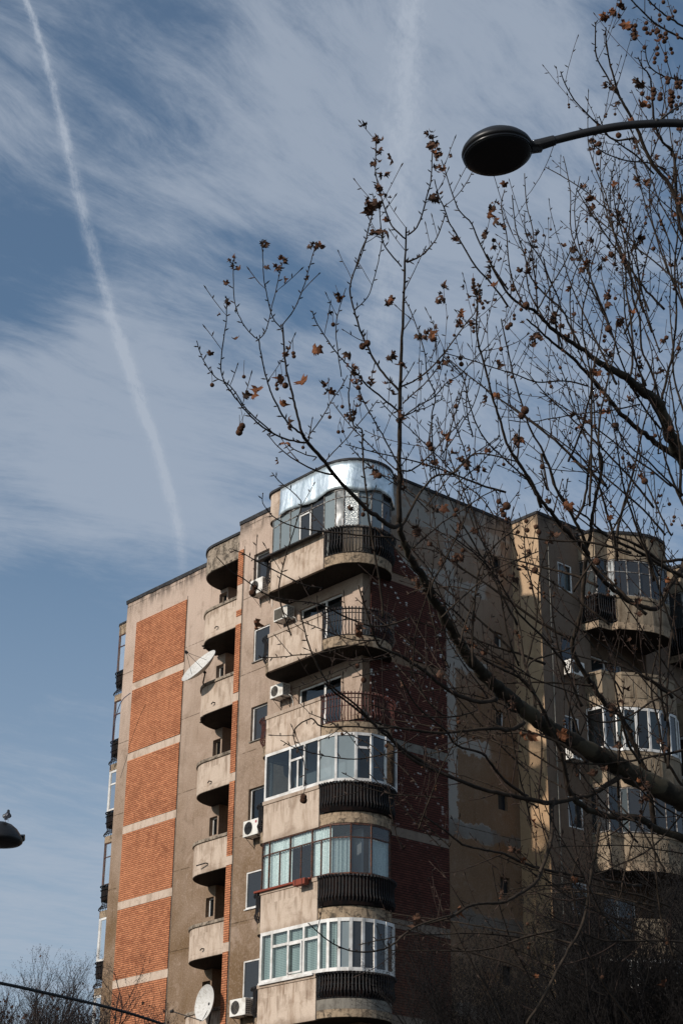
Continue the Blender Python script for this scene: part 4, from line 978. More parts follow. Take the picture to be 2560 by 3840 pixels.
# left hand bough and everything it carries
branch(T, [(914, 1205), (904, 1212), (870, 1190), (832, 1160), (770, 1094), (738, 1052), (707, 1017), (692, 994)], 10.5, 7.0, (12.6, 11.8), shoots=.3, **k)
branch(T, c5([(750, 1345), (715, 1200), (690, 1100), (660, 980), (640, 850), (630, 700), (625, 640)]), 5.6, 3.2, (11.8, 11.6), **TW)
branch(T, c5([(625, 640), (700, 540), (760, 400), (790, 300), (820, 190), (850, 95)]), 2.6, 1.4, (11.6, 11.5), **TW)
branch(T, c5([(622, 668), (560, 590), (525, 450), (505, 350), (497, 200), (490, 85)]), 2.6, 1.4, (11.6, 11.4), **TW)
branch(T, c5([(755, 1352), (690, 1310), (630, 1240), (580, 1150), (545, 1070), (515, 970), (490, 860), (470, 738)]), 4.6, 2.6, (11.8, 11.4), **TW)
branch(T, c5([(470, 738), (410, 690), (350, 600), (315, 500), (305, 370), (305, 260), (300, 215)]), 2.4, 1.3, (11.4, 11.3), **TW)
branch(T, c5([(470, 735), (510, 690), (540, 600), (555, 520), (580, 430), (600, 330), (625, 230)]), 2.4, 1.3, (11.4, 11.3), **TW)
branch(T, c5([(785, 1410), (700, 1400), (580, 1360), (500, 1310), (420, 1240), (350, 1160), (290, 1080), (240, 1000), (222, 900), (240, 740), (258, 620), (262, 480)]), 4.4, 1.5, (11.8, 11.1), **TW)
branch(T, c5([(560, 1345), (450, 1250), (380, 1180), (330, 1100), (262, 1022), (190, 985), (130, 910), (90, 830), (65, 745)]), 3.2, 1.4, (11.7, 11.0), **TW)
branch(T, c5([(790, 1378), (830, 1320), (900, 1220), (950, 1130), (1000, 1060), (1050, 970)]), 2.6, 1.5, (11.8, 11.9), **TW)
branch(T, c5([(850, 1505), (780, 1490), (700, 1455), (660, 1425)]), 2.8, 1.5, (11.9, 11.8), shoots=.2, slen=(.1, .2), sides=5)
branch(T, c5([(900, 1540), (960, 1470), (1030, 1400), (1090, 1325), (1170, 1230), (1250, 1130)]), 2.4, 1.3, (12.1, 12.2), **TW)
# middle, in front of the roof drum
branch(T, [(878, 1420), (876, 1373), (867, 1310), (851, 1216), (842, 1139), (834, 1060), (832, 1010), (830, 985)]+c5([(1090, 1300), (1060, 1150), (1060, 1060), (1075, 960)]), 5.2, 2.0, (12.4, 12.2), **TW)
branch(T, c5([(1385, 1070), (1300, 980), (1230, 880), (1180, 780), (1140, 700), (1110, 600), (1080, 500), (1065, 400), (1090, 300), (1130, 180), (1170, 80), (1190, 0)])+[(852, 500), (858, 480)], 5.2, 1.6, (12.5, 12.2), **TW)
branch(T, c5([(1100, 540), (1180, 460), (1220, 350), (1250, 230), (1275, 100), (1283, 40)]), 2.2, 1.4, (12.4, 12.3), **TW)
branch(T, c5([(1380, 1205), (1280, 1120), (1180, 1040), (1120, 970), (1060, 910), (1000, 850), (940, 770), (880, 680), (840, 610), (820, 550)]), 4.2, 1.5, (12.5, 12.0), **TW)
branch(T, c5([(1395, 1580), (1320, 1440), (1260, 1330), (1220, 1260), (1150, 1130), (1110, 1020), (1085, 950)]), 3.6, 1.6, (12.5, 12.2), **TW)
branch(T, c5([(1395, 1610), (1300, 1530), (1210, 1440), (1130, 1360), (1060, 1290), (960, 1160)]), 3.0, 1.5, (12.5, 12.6), **TW)
branch(T, c5([(1410, 1155), (1480, 1090), (1568, 1010), (1650, 900), (1700, 800)]), 3.2, 1.5, (12.4, 12.5), **TW)
branch(T, c5([(1410, 1245), (1500, 1200), (1568, 1180), (1680, 1120)]), 2.8, 1.4, (12.4, 12.6), **TW)
branch(T, c5([(1430, 230), (1520, 195), (1568, 160), (1620, 90)]), 2.6, 1.4, (12.2, 12.3), **TW)
branch(T, c5([(1010, 980), (980, 760), (975, 640), (1000, 520), (1040, 400)]), 2.4, 1.3, (12.3, 12.2), **TW)
# right of the leader: the arching sprays
k = dict(shoots=1.0, slen=(.4, 1.2), fruit=.14, leafp=.22, sides=5)
branch(T, r6([(0, 670), (100, 620), (200, 530), (280, 430), (360, 320), (420, 240), (440, 120)]), 4.0, 1.6, (12.4, 13.0), **k)
branch(T, r6([(0, 840), (120, 760), (190, 720), (260, 640), (330, 600), (420, 500), (500, 430)]), 3.0, 1.4, (12.4, 13.0), **k)
branch(T, r1([(60, 415), (100, 350), (180, 205), (260, 120), (360, 100), (470, 0)])+r6([(640, 1080)]), 6.2, 2.4, (12.6, 13.0), **k)
branch(T, r6([(0, 1130), (60, 1130), (150, 1060), (230, 970), (300, 900), (350, 830)]), 4.0, 1.6, (12.5, 12.8), **k)
branch(T, r6([(200, 1160), (180, 1000), (175, 830), (195, 720), (150, 600), (130, 450), (60, 250), (20, 170)]), 3.2, 1.5, (12.6, 12.6), **k)
branch(T, r6([(780, 1331), (750, 1240), (700, 1150), (640, 1060), (590, 980), (560, 870), (520, 750), (480, 600), (440, 450), (420, 330), (430, 200), (400, 80)]), 8.0, 2.2, (13.6, 12.9), **k)
branch(T, r6([(900, 1300), (850, 1200), (820, 1100), (780, 1000), (720, 900), (680, 780), (640, 650), (610, 520), (570, 340), (560, 290)]), 6.0, 1.8, (14.2, 13.8), **k)
branch(T, r6([(750, 1225), (650, 1130), (560, 1050), (480, 970), (420, 870), (380, 750), (340, 600), (230, 490)]), 4.0, 1.8, (13.8, 13.2), **k)
branch(T, r6([(1040, 660), (900, 632), (760, 640), (650, 600), (520, 560), (400, 520), (250, 480)]), 3.6, 1.6, (14.4, 13.6), **k)
branch(T, r6([(1330, 762), (1150, 800), (1000, 815), (850, 840), (700, 862), (600, 850)]), 3.4, 1.5, (14.8, 14.0), **k)
# upper right limbs
branch(T, r6([(1080, 512), (1000, 450), (920, 400), (850, 350), (790, 290), (740, 240), (680, 220), (600, 150), (540, 60), (510, 0), (480, -70)]), 11, 3.2, (14.5, 13.8), **k)
branch(T, r6([(1568, 1075), (1450, 1005), (1370, 940), (1290, 880), (1200, 790), (1130, 700), (1060, 620), (980, 530), (900, 460), (820, 400), (760, 340), (700, 290)]), 14, 3.4, (16.0, 14.6), **k)
branch(T, r6([(1270, 645), (1290, 500), (1280, 300), (1255, 150), (1250, 0), (1240, -150), (1190, -330)]), 5.5, 2.0, (15.0, 15.2), **k)
branch(T, r6([(1440, 745), (1400, 600), (1340, 450), (1330, 300), (1290, 180), (1280, 50), (1260, -120), (1280, -300)]), 5.5, 2.2, (15.4, 15.0), **k)
branch(T, r6([(1450, 735), (1480, 600), (1510, 480), (1530, 300), (1530, 150), (1522, 0), (1540, -200), (1560, -420)]), 6.0, 2.2, (15.6, 15.6), **k)
branch(T, r6([(1050, 1331), (1060, 1000), (1062, 700), (1080, 500)]), 5.5, 3.4, (13.9, 14.1), **k)
branch(T, r6([(1110, 1130), (1100, 900), (1140, 680), (1180, 500), (1200, 300)]), 5.5, 2.0, (13.9, 14.1), **k)
branch(T, r6([(930, 1080), (990, 950), (1030, 800), (1060, 640), (1020, 400), (1010, 250), (1050, 50), (1010, -120)]), 5.0, 1.8, (14.2, 13.7), **k)
branch(T, r6([(900, 460), (860, 300), (880, 200), (840, 90), (780, -40), (700, -170), (690, -300)]), 4.0, 1.5, (14.3, 13.8), **k)
branch(T, r6([(765, 230), (840, 100), (900, 0), (960, -130), (1000, -300)]), 3.4, 1.5, (13.9, 13.8), **k)
branch(T, r6([(1010, 470), (940, 330), (900, 240), (800, 150), (720, 50), (690, -60), (640, -220), (620, -400)]), 5.0, 1.6, (14.2, 14.0), **k)
branch(T, r6([(700, 240), (630, 100), (600, -40), (590, -180), (560, -330), (580, -430)]), 3.6, 1.5, (13.9, 13.9), **k)
branch(T, r6([(800, 290), (720, 150), (700, 0), (740, -160), (700, -350), (690, -520)]), 3.6, 1.4, (14.0, 14.3), **k)
branch(T, r6([(1180, 760), (1100, 650), (1030, 560), (960, 380), (940, 200), (960, 60), (1010, -60)]), 3.8, 1.5, (14.6, 14.6), **k)
branch(T, r6([(1440, 900), (1380, 820), (1300, 700), (1240, 560), (1130, 250), (1030, 90), (960, -30)]), 5.0, 1.6, (15.4, 14.2), **k)
branch(T, r6([(1330, 690), (1400, 520), (1350, 330), (1360, 420)][:3]), 3, 1.5, (15, 15), **k)
# top right, behind and above the lamp arm
branch(T, [(1640, 720), (1590, 560), (1540, 430), (1500, 380)]+v6([(660, 1350), (560, 1150), (470, 1000), (400, 850), (350, 680), (280, 420), (240, 150), (240, 0)]), 11, 1.8, (14.6, 14.0), **k)
branch(T, [(1640, 690), (1600, 600), (1560, 520)]+v6([(1100, 1650), (950, 1450), (850, 1200), (820, 850), (790, 620), (700, 500), (640, 380)]), 9, 1.8, (14.9, 14.2), **k)
branch(T, v6([(560, 1150), (420, 900), (250, 620), (120, 370), (105, 180), (108, 0), (110, -60)]), 4.4, 1.6, (14.2, 13.9), **k)
branch(T, v6([(600, 1400), (330, 1420), (160, 1255), (0, 1090), (-160, 920), (-280, 700), (-330, 560)]), 4.6, 1.6, (14.6, 14.2), **k)
branch(T, v6([(1000, 1800), (760, 1710), (520, 1690), (230, 1590), (100, 1500), (60, 1400)]), 4.0, 1.5, (14.7, 14.3), **k)
branch(T, v6([(840, 1850), (620, 1620), (420, 1480), (270, 1370)])+[(1385, 290), (1375, 265)], 4.4, 1.6, (14.5, 14.3), **k)
branch(T, u7([(1620, 520), (1450, 430), (1300, 350), (1180, 270), (1060, 150), (960, 50), (900, -20)]), 5.0, 3.0, (13.6, 13.2), shoots=.6, slen=(.2, .5), fruit=.3, leafp=.2, sides=5)
branch(T, u7([(1640, 370), (1500, 290), (1330, 180), (1200, 70), (1120, -10)]), 5.0, 3.0, (13.8, 13.4), shoots=.6, slen=(.2, .5), fruit=.3, leafp=.2, sides=5)
branch(T, u7([(1700, 1050), (1460, 1000), (1330, 970), (1200, 900), (1110, 780), (1080, 560)]), 4.6, 1.6, (13.9, 13.7), **k)
for s_ in range(13):
    x0 = 1580-s_*19; y0 = 720-(s_ % 5)*46
    branch(T, [(x0+30, y0+90), (x0, y0), (x0-25+T.r.uniform(-15, 15), y0-90), (x0-35+T.r.uniform(-25, 25), y0-190), (x0-30+T.r.uniform(-30, 30), y0-270)], 3.6, 1.3, (15.2, 15.6), **k)
# branches over the wing and the shaded wall
k = dict(shoots=1.15, slen=(.35, 1.0), fruit=.06, leafp=.06, sides=6)
branch(T, r1([(1060, 540), (1030, 480), (960, 420), (900, 350), (850, 290), (790, 210), (730, 100), (660, 0)]), 12, 6.5, (14.3, 13.6), **k)
branch(T, r1([(1060, 540), (1040, 440), (1000, 370), (960, 290), (900, 200), (870, 100), (820, 0)])+r6([(820, 1240), (780, 1130)]), 8, 3.4, (14.3, 13.8), **k)
branch(T, r1([(990, 360), (1040, 280), (1060, 150), (1080, 0)])+r6([(1060, 1200)]), 6.5, 4.6, (14.2, 14.0), **k)
branch(T, r1([(1060, 525), (1080, 420), (1090, 330), (1110, 220), (1140, 80), (1130, 0)])+r6([(1115, 1130)]), 8, 5.5, (14.3, 14.0), **k)
branch(T, r2([(1420, 1010), (1380, 740), (1330, 600), (1280, 480), (1235, 395), (1160, 340), (1100, 260), (1050, 180), (990, 80)])+r1([(985, 985), (1030, 850), (1040, 700), (1060, 545)]), 17, 12, (15.0, 14.3), shoots=.6, slen=(.3, .8), sides=9, leafp=.05, fruit=.05)
branch(T, r1([(1600, 470), (1568, 600), (1540, 640), (1500, 700), (1450, 800), (1400, 822), (1300, 795), (1200, 725), (1120, 640), (1062, 545)]), 19, 11, (15.2, 14.3), shoots=.5, slen=(.3, .8), sides=9, leafp=.05, fruit=.05)
branch(T, r1([(1640, 690), (1500, 620), (1400, 560), (1300, 505), (1200, 460), (1120, 400), (1060, 340), (985, 290), (900, 200)]), 8, 3, (14.8, 14.2), **k)
branch(T, r1([(1640, 540), (1568, 560), (1450, 572), (1380, 520), (1250, 452), (1180, 440), (1100, 400)]), 8.5, 4, (14.9, 14.4), **k)
branch(T, r1([(130, 510), (290, 370), (400, 300), (500, 230), (590, 190)]), 3.0, 1.6, (12.7, 12.9), **k)
branch(T, r1([(240, 770), (235, 700), (300, 580), (350, 480), (420, 320), (380, 200)]), 4.4, 2.0, (12.8, 12.6), **k)
branch(T, r1([(290, 870), (370, 790), (480, 690), (560, 620), (700, 560), (800, 520)]), 4.0, 1.8, (12.9, 13.3), **k)
branch(T, r1([(460, 1130), (452, 950), (470, 750), (490, 620), (560, 500), (700, 380)]), 5.2, 2.2, (13.2, 13.2), **k)
branch(T, r1([(700, 1130), (640, 960), (610, 800), (560, 560), (480, 430), (430, 300)]), 4.6, 2.0, (13.4, 13.2), **k)
branch(T, r1([(950, 1120), (820, 970), (700, 850), (600, 690), (500, 560), (330, 430)]), 5.6, 2.0, (13.8, 13.0), **k)
branch(T, r1([(735, 1130), (780, 960), (800, 790), (810, 640), (870, 420)]), 5.0, 2.0, (13.8, 13.8), **k)
branch(T, r2([(580, 312), (520, 330), (420, 312), (330, 270), (200, 170), (80, 90), (0, 55), (-50, 20)])+r1([(-90, 900), (-150, 700)]), 11, 3.2, (13.2, 12.2), **k)
branch(T, r2([(725, 440), (650, 482), (560, 465), (420, 482), (300, 490), (150, 480), (0, 455), (-120, 420), (-200, 430)]), 10, 3.4, (13.6, 12.4), **k)
branch(T, r2([(985, 840), (900, 860), (830, 860), (700, 830), (540, 800), (400, 750), (260, 690), (100, 590), (0, 510), (-120, 400), (-250, 300), (-330, 230)]), 12, 3.4, (14.2, 12.2), **k)
branch(T, r2([(1700, 1090), (1568, 1055), (1420, 1000), (1340, 945), (1200, 940), (1070, 900), (985, 840)]), 26, 15, (15.3, 14.2), shoots=.5, slen=(.3, .8), sides=9, leafp=.05, fruit=.05, mb=T.limb)
branch(T, r2([(1240, 720), (1150, 780), (1050, 830), (985, 842)]), 11, 9, (14.6, 14.2), **k)
branch(T, r2([(980, 835), (950, 720), (920, 600), (880, 500), (830, 380), (780, 290), (700, 200), (600, 150), (500, 95)]), 11, 4, (14.2, 13.4), **k)
branch(T, r2([(740, 830), (700, 800), (620, 740), (540, 640), (500, 600), (370, 560), (320, 490), (250, 430), (150, 340), (60, 180)]), 7, 2.4, (13.9, 12.6), **k)
branch(T, r2([(720, 230), (760, 120), (860, 80), (980, 40), (1060, -40)]), 5, 2, (13.8, 14.2), **k)
branch(T, r2([(480, 370), (400, 400), (300, 410), (150, 400), (0, 370), (-90, 340)]), 3.8, 1.7, (12.7, 12.3), **k)
branch(T, r2([(310, 400), (280, 390), (200, 300), (130, 150), (110, 60)]), 3.8, 1.6, (12.6, 12.4), **k)
branch(T, r2([(1568, 250), (1400, 330), (1250, 420), (1100, 430), (980, 330)]), 5, 2.4, (14.4, 14.0), **k)
branch(T, r2([(1700, 560), (1500, 600), (1300, 640), (1100, 660), (900, 640)]), 7, 2.6, (15.0, 14.2), **k)
branch(T, r2([(1600, 820), (1480, 640), (1440, 450), (1400, 250), (1430, 60)]), 7, 3.0, (15.2, 14.8), **k)
branch(T, r3([(885, -60), (872, 0), (870, 150), (820, 310), (780, 390), (690, 450), (600, 490), (450, 500), (350, 560), (200, 605)])+g3([(1568, 770), (1300, 850), (1100, 1000), (950, 1040), (800, 1030), (650, 960), (500, 830)]), 9.5, 1.6, (14.0, 11.4), shoots=.25, slen=(.15, .5), sides=7, leafp=.1, fruit=.0)
branch(T, r3([(1130, 60), (1090, 300), (1060, 500), (1020, 640), (960, 740), (900, 850), (840, 970), (740, 1130)]), 7, 6, (13.6, 12.9), **k)
branch(T, r3([(1340, 400), (1250, 390), (1100, 360), (960, 340), (830, 310), (720, 280), (620, 230), (520, 210), (400, 180), (300, 100), (180, 20)]), 8, 3.4, (14.6, 12.8), **k)
branch(T, r3([(1520, 780), (1480, 660), (1440, 500), (1420, 250), (1400, 100)]), 5, 4, (13.9, 13.8), **k)
branch(T, r3([(1600, 700), (1400, 690), (1150, 690), (980, 620), (850, 540)]), 5, 2.4, (14.4, 13.6), **k)
branch(T, r3([(1568, 10), (1400, 200), (1200, 300), (1000, 380), (800, 400), (650, 420)]), 4.4, 1.8, (14.2, 13.4), **k)
branch(T, g2([(1568, 940), (1300, 820), (1150, 700), (1080, 600), (1000, 560), (850, 400), (640, 230), (520, 0)])+[(700, 1450), (690, 1400)], 6.5, 2.0, (12.9, 12.0), shoots=.5, slen=(.15, .5), fruit=.06, leafp=.06)
branch(T, g2([(1140, 560), (1000, 570), (830, 560), (600, 560), (520, 500), (400, 580), (410, 700), (470, 820), (470, 1000)]), 4.4, 1.3, (12.5, 11.9), shoots=.4, slen=(.15, .4), fruit=.05, leafp=.05)
branch(T, g2([(1200, 740), (1040, 770), (840, 800), (650, 780), (560, 760), (400, 715), (300, 660)]), 3.2, 1.3, (12.5, 12.1), shoots=.5, slen=(.1, .35), fruit=.05, leafp=.05)
branch(T, [(940, 1420), (870, 1440), (800, 1420), (740, 1390), (680, 1380), (620, 1370), (560, 1330), (530, 1312), (497, 1278)], 4.2, 1.4, (12.6, 11.6), shoots=.5, slen=(.1, .35), fruit=.1, leafp=.05)
branch(T, [(906, 1236), (850, 1232), (785, 1225), (700, 1215), (650, 1200), (620, 1180), (603, 1155)], 4.0, 1.4, (12.6, 12.0), shoots=.5, slen=(.1, .3), fruit=.05, leafp=.05)
branch(T, [(740, 1350), (700, 1345), (650, 1320), (600, 1295), (565, 1275), (535, 1262)], 3.4, 1.4, (12.4, 12.0), shoots=.4, slen=(.1, .3), fruit=.1, leafp=.05)
branch(T, [(668, 1460), (655, 1420), (640, 1360), (650, 1300), (664, 1250), (680, 1200), (690, 1150), (640, 1105), (625, 1085)], 3.6, 1.4, (12.2, 12.0), shoots=.5, slen=(.1, .3), fruit=.0, leafp=.0)
# the many lesser branches that fill the crown between the traced ones
ra = random.Random(77)
def auto(n, xr, yr, dr, ln, wr, ang, shoots=1.0):
    for _ in range(n):
        x, y, d0 = ra.uniform(*xr), ra.uniform(*yr), ra.uniform(*dr); a = math.radians(ra.gauss(*ang)); L = ra.uniform(*ln); bend = ra.gauss(.0, .35)
        pts = []; m_ = 7
        for i in range(m_):
            pts.append((x, y)); a += bend/m_+ra.gauss(0, .10); x += math.cos(a)*L/m_; y -= math.sin(a)*L/m_
        w_ = ra.uniform(*wr); branch(T, pts, w_, 1.5, (d0, d0+ra.uniform(-.7, .4)), shoots=shoots*.8, slen=(.25, .85), fruit=.06, leafp=.08, sides=5)
auto(24, (1150, 1640), (1100, 1500), (13.4, 15.2), (280, 560), (3.5, 8.0), (120, 28), 1.2)
auto(26, (1150, 1640), (1500, 1900), (13.2, 15.0), (280, 560), (3.5, 8.0), (140, 30), 1.1)
auto(18, (1000, 1250), (1250, 1650), (12.8, 13.8), (180, 380), (2.4, 4.5), (128, 30), 1.1)
auto(22, (1150, 1640), (1850, 2400), (12.8, 14.5), (260, 560), (3.0, 6.0), (135, 35), .8)
auto(14, (1250, 1640), (700, 1150), (14.0, 15.8), (260, 520), (3.0, 6.5), (108, 20), 1.1)
auto(6, (1400, 1640), (400, 760), (14.4, 15.8), (220, 420), (2.4, 4.2), (100, 18), 1.2)
auto(10, (960, 1150), (1000, 1200), (12.8, 13.6), (160, 340), (2.2, 3.6), (100, 30), 1.0)
auto(12, (860, 1060), (1450, 2000), (12.2, 12.8), (160, 360), (2.0, 4.0), (140, 40), .8)
# leaves and seed balls that can be told apart in the photo: (x, y, span px, dark)
for x, y, s_, dk in [(880, 527, 30, 1), (868, 462, 22, 1), (848, 478, 22, 1), (897, 357, 24, 1), (856, 375, 14, 1), (890, 500, 14, 0), (728, 795, 26, 0), (592, 890, 24, 0), (582, 905, 16, 0), (690, 874, 24, 0), (648, 868, 24, 0), (646, 920, 22, 0), (662, 968, 28, 1), (655, 1016, 24, 0), (585, 1427, 26, 0), (1016, 1000, 26, 0),
                     (1000, 392, 14, 0), (997, 360, 15, 1), (988, 330, 15, 1), (1035, 352, 13, 1), (805, 1164, 15, 1), (1018, 1162, 18, 0), (1306, 1155, 26, 0), (1192, 1006, 22, 0), (1372, 852, 22, 0), (1376, 900, 16, 1), (1066, 1443, 16, 0), (1222, 1688, 26, 0), (1196, 1690, 22, 0), (1286, 1680, 34, 0), (1222, 1888, 22, 0), (1054, 2087, 26, 0),
                     (988, 768, 22, 0), (1126, 655, 22, 0), (1098, 715, 12, 0), (1140, 902, 20, 0), (1145, 562, 15, 1), (1113, 540, 14, 1), (1160, 418, 16, 0), (1138, 465, 14, 0), (1222, 640, 0, 0), (1338, 615, 18, 1), (1345, 575, 15, 1), (1293, 560, 13, 1), (1405, 420, 18, 0), (1350, 455, 18, 0), (1472, 232, 28, 0), (1437, 50, 22, 0), (1446, 272, 18, 0), (1435, 465, 15, 1),
                     (1316, 1058, 14, 1), (1466, 1095, 16, 0), (805, 852, 24, 1), (800, 810, 22, 1), (892, 687, 16, 0), (638, 1055, 14, 1), (612, 610, 12, 1), (606, 560, 12, 1), (518, 645, 13, 1), (548, 612, 12, 1), (740, 565, 12, 1), (712, 563, 13, 1), (652, 640, 14, 1), (503, 718, 10, 1), (540, 708, 12, 1), (538, 776, 12, 1), (485, 808, 12, 1), (1078, 1025, 18, 1), (1060, 1420, 0, 0),
                     (1320, 2018, 18, 0), (1528, 2255, 22, 0), (1232, 2240, 10, 0), (1090, 1215, 15, 1), (1205, 1300, 13, 0), (1398, 1185, 16, 0), (1530, 1330, 14, 0), (900, 690, 12, 0), (1540, 605, 14, 1), (1510, 90, 16, 0), (1120, 1030, 16, 0)]:
    if s_: add_leaf(T, D(x, y, T.r.uniform(11.4, 12.3) if x < 1050 else T.r.uniform(12.6, 13.8)), MPX(s_, 12.5)*.62, bool(dk), cup=T.r.uniform(.5, 1.5))
for x, y, n_, sp in [(604, 555, 5, 8), (535, 600, 5, 8), (650, 600, 5, 9), (728, 560, 5, 9), (640, 612, 3, 6), (520, 690, 4, 9), (865, 320, 5, 9), (868, 345, 5, 11), (862, 372, 5, 10), (878, 400, 5, 12), (870, 430, 5, 12), (852, 470, 7, 14), (882, 440, 4, 9), (990, 305, 5, 9), (996, 330, 8, 12), (1000, 352, 6, 12), (1006, 380, 4, 9), (822, 880, 7, 12), (808, 840, 4, 9), (985, 765, 7, 10), (895, 688, 5, 8), (1090, 660, 8, 22), (1108, 690, 6, 22), (1115, 535, 4, 9), (1135, 560, 4, 8), (780, 680, 5, 10), (900, 810, 4, 9), (925, 830, 5, 9), (1060, 735, 5, 16), (1360, 445, 6, 18), (1345, 600, 4, 12), (1430, 600, 5, 16)]:
    for _ in range(n_): add_leaf(T, D(x+T.r.gauss(0, sp*.5), y+T.r.gauss(0, sp*.5), 12.1 if x < 1050 else 13.4)+Vector((0, 0, 0)), T.r.uniform(.016, .034), T.r.random() < .85, cup=T.r.uniform(1.0, 2.2))
for x, y, d_ in [(560, 865, 8), (487, 884, 9), (552, 985, 14), (556, 978, 13), (549, 993, 14), (646, 870, 13), (655, 885, 13), (786, 934, 8), (757, 958, 8), (777, 992, 8), (787, 991, 7), (1057, 822, 10), (1059, 836, 10), (1047, 933, 10), (985, 1020, 13), (990, 1030, 12), (1163, 1162, 17), (1145, 1152, 11), (1152, 1172, 10), (1156, 1182, 12), (870, 1092, 13), (1208, 1197, 9), (1210, 1218, 10), (1231, 1210, 10), (1237, 1222, 11), (1370, 1290, 15), (1228, 1310, 14),
                 (697, 1832, 14), (697, 1838, 15), (1205, 942, 17), (1197, 955, 14), (1165, 752, 11), (1172, 745, 10), (1208, 700, 14), (1150, 802, 9), (1248, 540, 6), (1375, 330, 12), (1374, 350, 11), (1420, 310, 12), (843, 788, 14), (832, 795, 14), (765, 745, 9), (778, 690, 9), (822, 890, 10), (1397, 755, 15), (1540, 985, 13), (1558, 800, 10), (1530, 775, 9), (1245, 1072, 11), (1480, 1105, 14), (820, 1530, 10), (835, 1562, 12), (580, 1362, 15), (1500, 205, 11), (1515, 225, 12)]:
    T.balls.append((D(x, y, 12.2), MPX(d_, 12.2)*.58))
    q = D(x, y, 12.2); T.twig.tube([q, q+Vector((T.r.uniform(-.01, .01), 0, .05)), q+Vector((T.r.uniform(-.04, .04), T.r.uniform(-.03, .03), .13))], .002, 3, False)
rr = T.r
for cx_, cy_, n_, sp in [(1520, 75, 16, 30), (1500, 60, 7, 16), (1548, 210, 14, 22), (1500, 205, 6, 14), (1555, 180, 8, 16), (1474, 50, 3, 6), (1560, 265, 5, 10), (1380, 900, 3, 8), (1085, 730, 4, 18), (1190, 690, 3, 14), (1100, 660, 4, 16), (1510, 500, 5, 26), (1550, 1180, 4, 26), (1380, 1340, 3, 20)]:
    for _ in range(n_):
        q = D(cx_+rr.gauss(0, sp), cy_+rr.gauss(0, sp), rr.uniform(12.9, 13.4)); add_balls(T, q, rr.randint(1, 2), rr.uniform(.014, .019) if cy_ < 300 else rr.uniform(.011, .016), .05)

root = bs.copy(); e = empty('plane_tree', (bs.x+.25, bs.y+.1, .75), 'big bare plane tree with dangling seed balls and a few curled brown leaves', 'tree')
T.limb.build('trunk', M_BARK, e, smooth=True); cr = T.bran.build('crown', M_BRAN, e, smooth=True)
T.twig.build('twigs', M_TWIG, cr, smooth=False); T.leaf.build('dry_leaves', M_LEAF, cr); T.leafd.build('curled_leaves', M_LEAFD, cr); T.balls.sort(key=lambda q: -q[1]/(q[0]-CAM).length)
for q, rb in T.balls[:100]: b = MB(); b.ball(q, rb, 12, 8, .05, T.r); b.build('seed_ball', M_BALL, cr, smooth=True)
b = MB()
for q, rb in T.balls[100:]: b.ball(q, rb, 8, 6, .05, T.r)
o = b.build('seed_balls', M_BALL, cr, smooth=True); o['kind'] = 'stuff'

# ---- brushy trees: stems that keep forking into fine upright whips
def brush(name, base, h, spread, seed, m, label, group, lean=(0, 0), n0=7, whip=.9, dens=1.0, r0=.09, leafy=0, gen=4, top=None, whipk=1.0):
    r = random.Random(seed); base = Vector(base); e = empty(name, base, label, 'tree', group)
    tm, cm, fm = MB(), MB(), MB(); crotch = h*.16
    tm.tube([base-Vector((0, 0, .05)), base+Vector((.02, 0, crotch*.5)), base+Vector((.0, .03, crotch))], [r0*1.15, r0, r0*.95], 9)
    def stem(p, d, L, rad, g):
        n = max(4, int(L/(.16 if g < 2 else .09))); pts = [p]; rs = [rad]; st = L/n; out = []
        for i in range(n):
            d = (d+Vector((r.gauss(0, .07), r.gauss(0, .07), .055+r.gauss(0, .04)))).normalized(); p = p+d*st; pts.append(p); rs.append(rad*(1-.55*(i+1)/n))
            if g < gen and i > (1 if g else 0):
                for _ in range(1 if g < 2 else (2 if r.random() < .5 else 1)):
                    if r.random() < (.75 if g == 0 else .62)*dens:
                        side = Vector((r.gauss(0, 1), r.gauss(0, 1), r.gauss(0, .4))); side = (side-d*side.dot(d)).normalized()
                        out.append((p, (d*.8+side*.75+Vector((0, 0, .15))).normalized(), L*r.uniform(.32, .62)*(1-.3*i/n), rs[-1]*.62))
        cm.tube(pts, rs, 5 if g < 2 else 3, False)
        if g >= gen-1:
            for q in pts[2::2]:
                s_ = Vector((r.gauss(0, 1), r.gauss(0, 1), 1.2)).normalized(); cm.tube([q, q+s_*.035], [.005, .0035], 3, False)
            if leafy and r.random() < leafy: fm.ball(pts[-1], r.uniform(.02, .045), 5, 3, .5, r)
        for o in out: stem(*o, g+1)
    for i in range(n0):
        a = 2*math.pi*i/n0+r.uniform(-.3, .3); o = r.uniform(.35, 1.0)*spread
        d = Vector((math.cos(a)*o+lean[0], math.sin(a)*o+lean[1], 1)).normalized()
        stem(base+Vector((0, 0, crotch*r.uniform(.75, 1))), d, h*r.uniform(.5, .72), r0*r.uniform(.4, .6), 0)
    if top:
        zs = sorted(q[2] for q in cm.v); hi = zs[int(len(zs)*.9995)]; f_ = (top-base.z)/(hi-base.z)
        for q in (tm, cm, fm): q.v = [(base.x+(a_-base.x)*f_, base.y+(b_-base.y)*f_, base.z+(c__-base.z)*f_) for a_, b_, c__ in q.v]
    tm.build('trunk', M_FAR if m is M_FAR else m, e, smooth=True); c_ = cm.build('crown', m, e)
    if leafy: fm.build('brown_leaves', M_BROWNF, c_)
    return e
def ground_pt(x, y, dep):
    p = D(x, y, dep); return (p.x, p.y, .72)
G1 = 'dark brushy trees before the block'
brush('bare_tree', ground_pt(1390, 2352, 27), 8.6, .80, 21, M_SHR, 'dense dark bare tree in front of the shaded wall, left of its pair', G1, n0=17, r0=.14, dens=1.15, top=D(1300, 1885, 27).z)
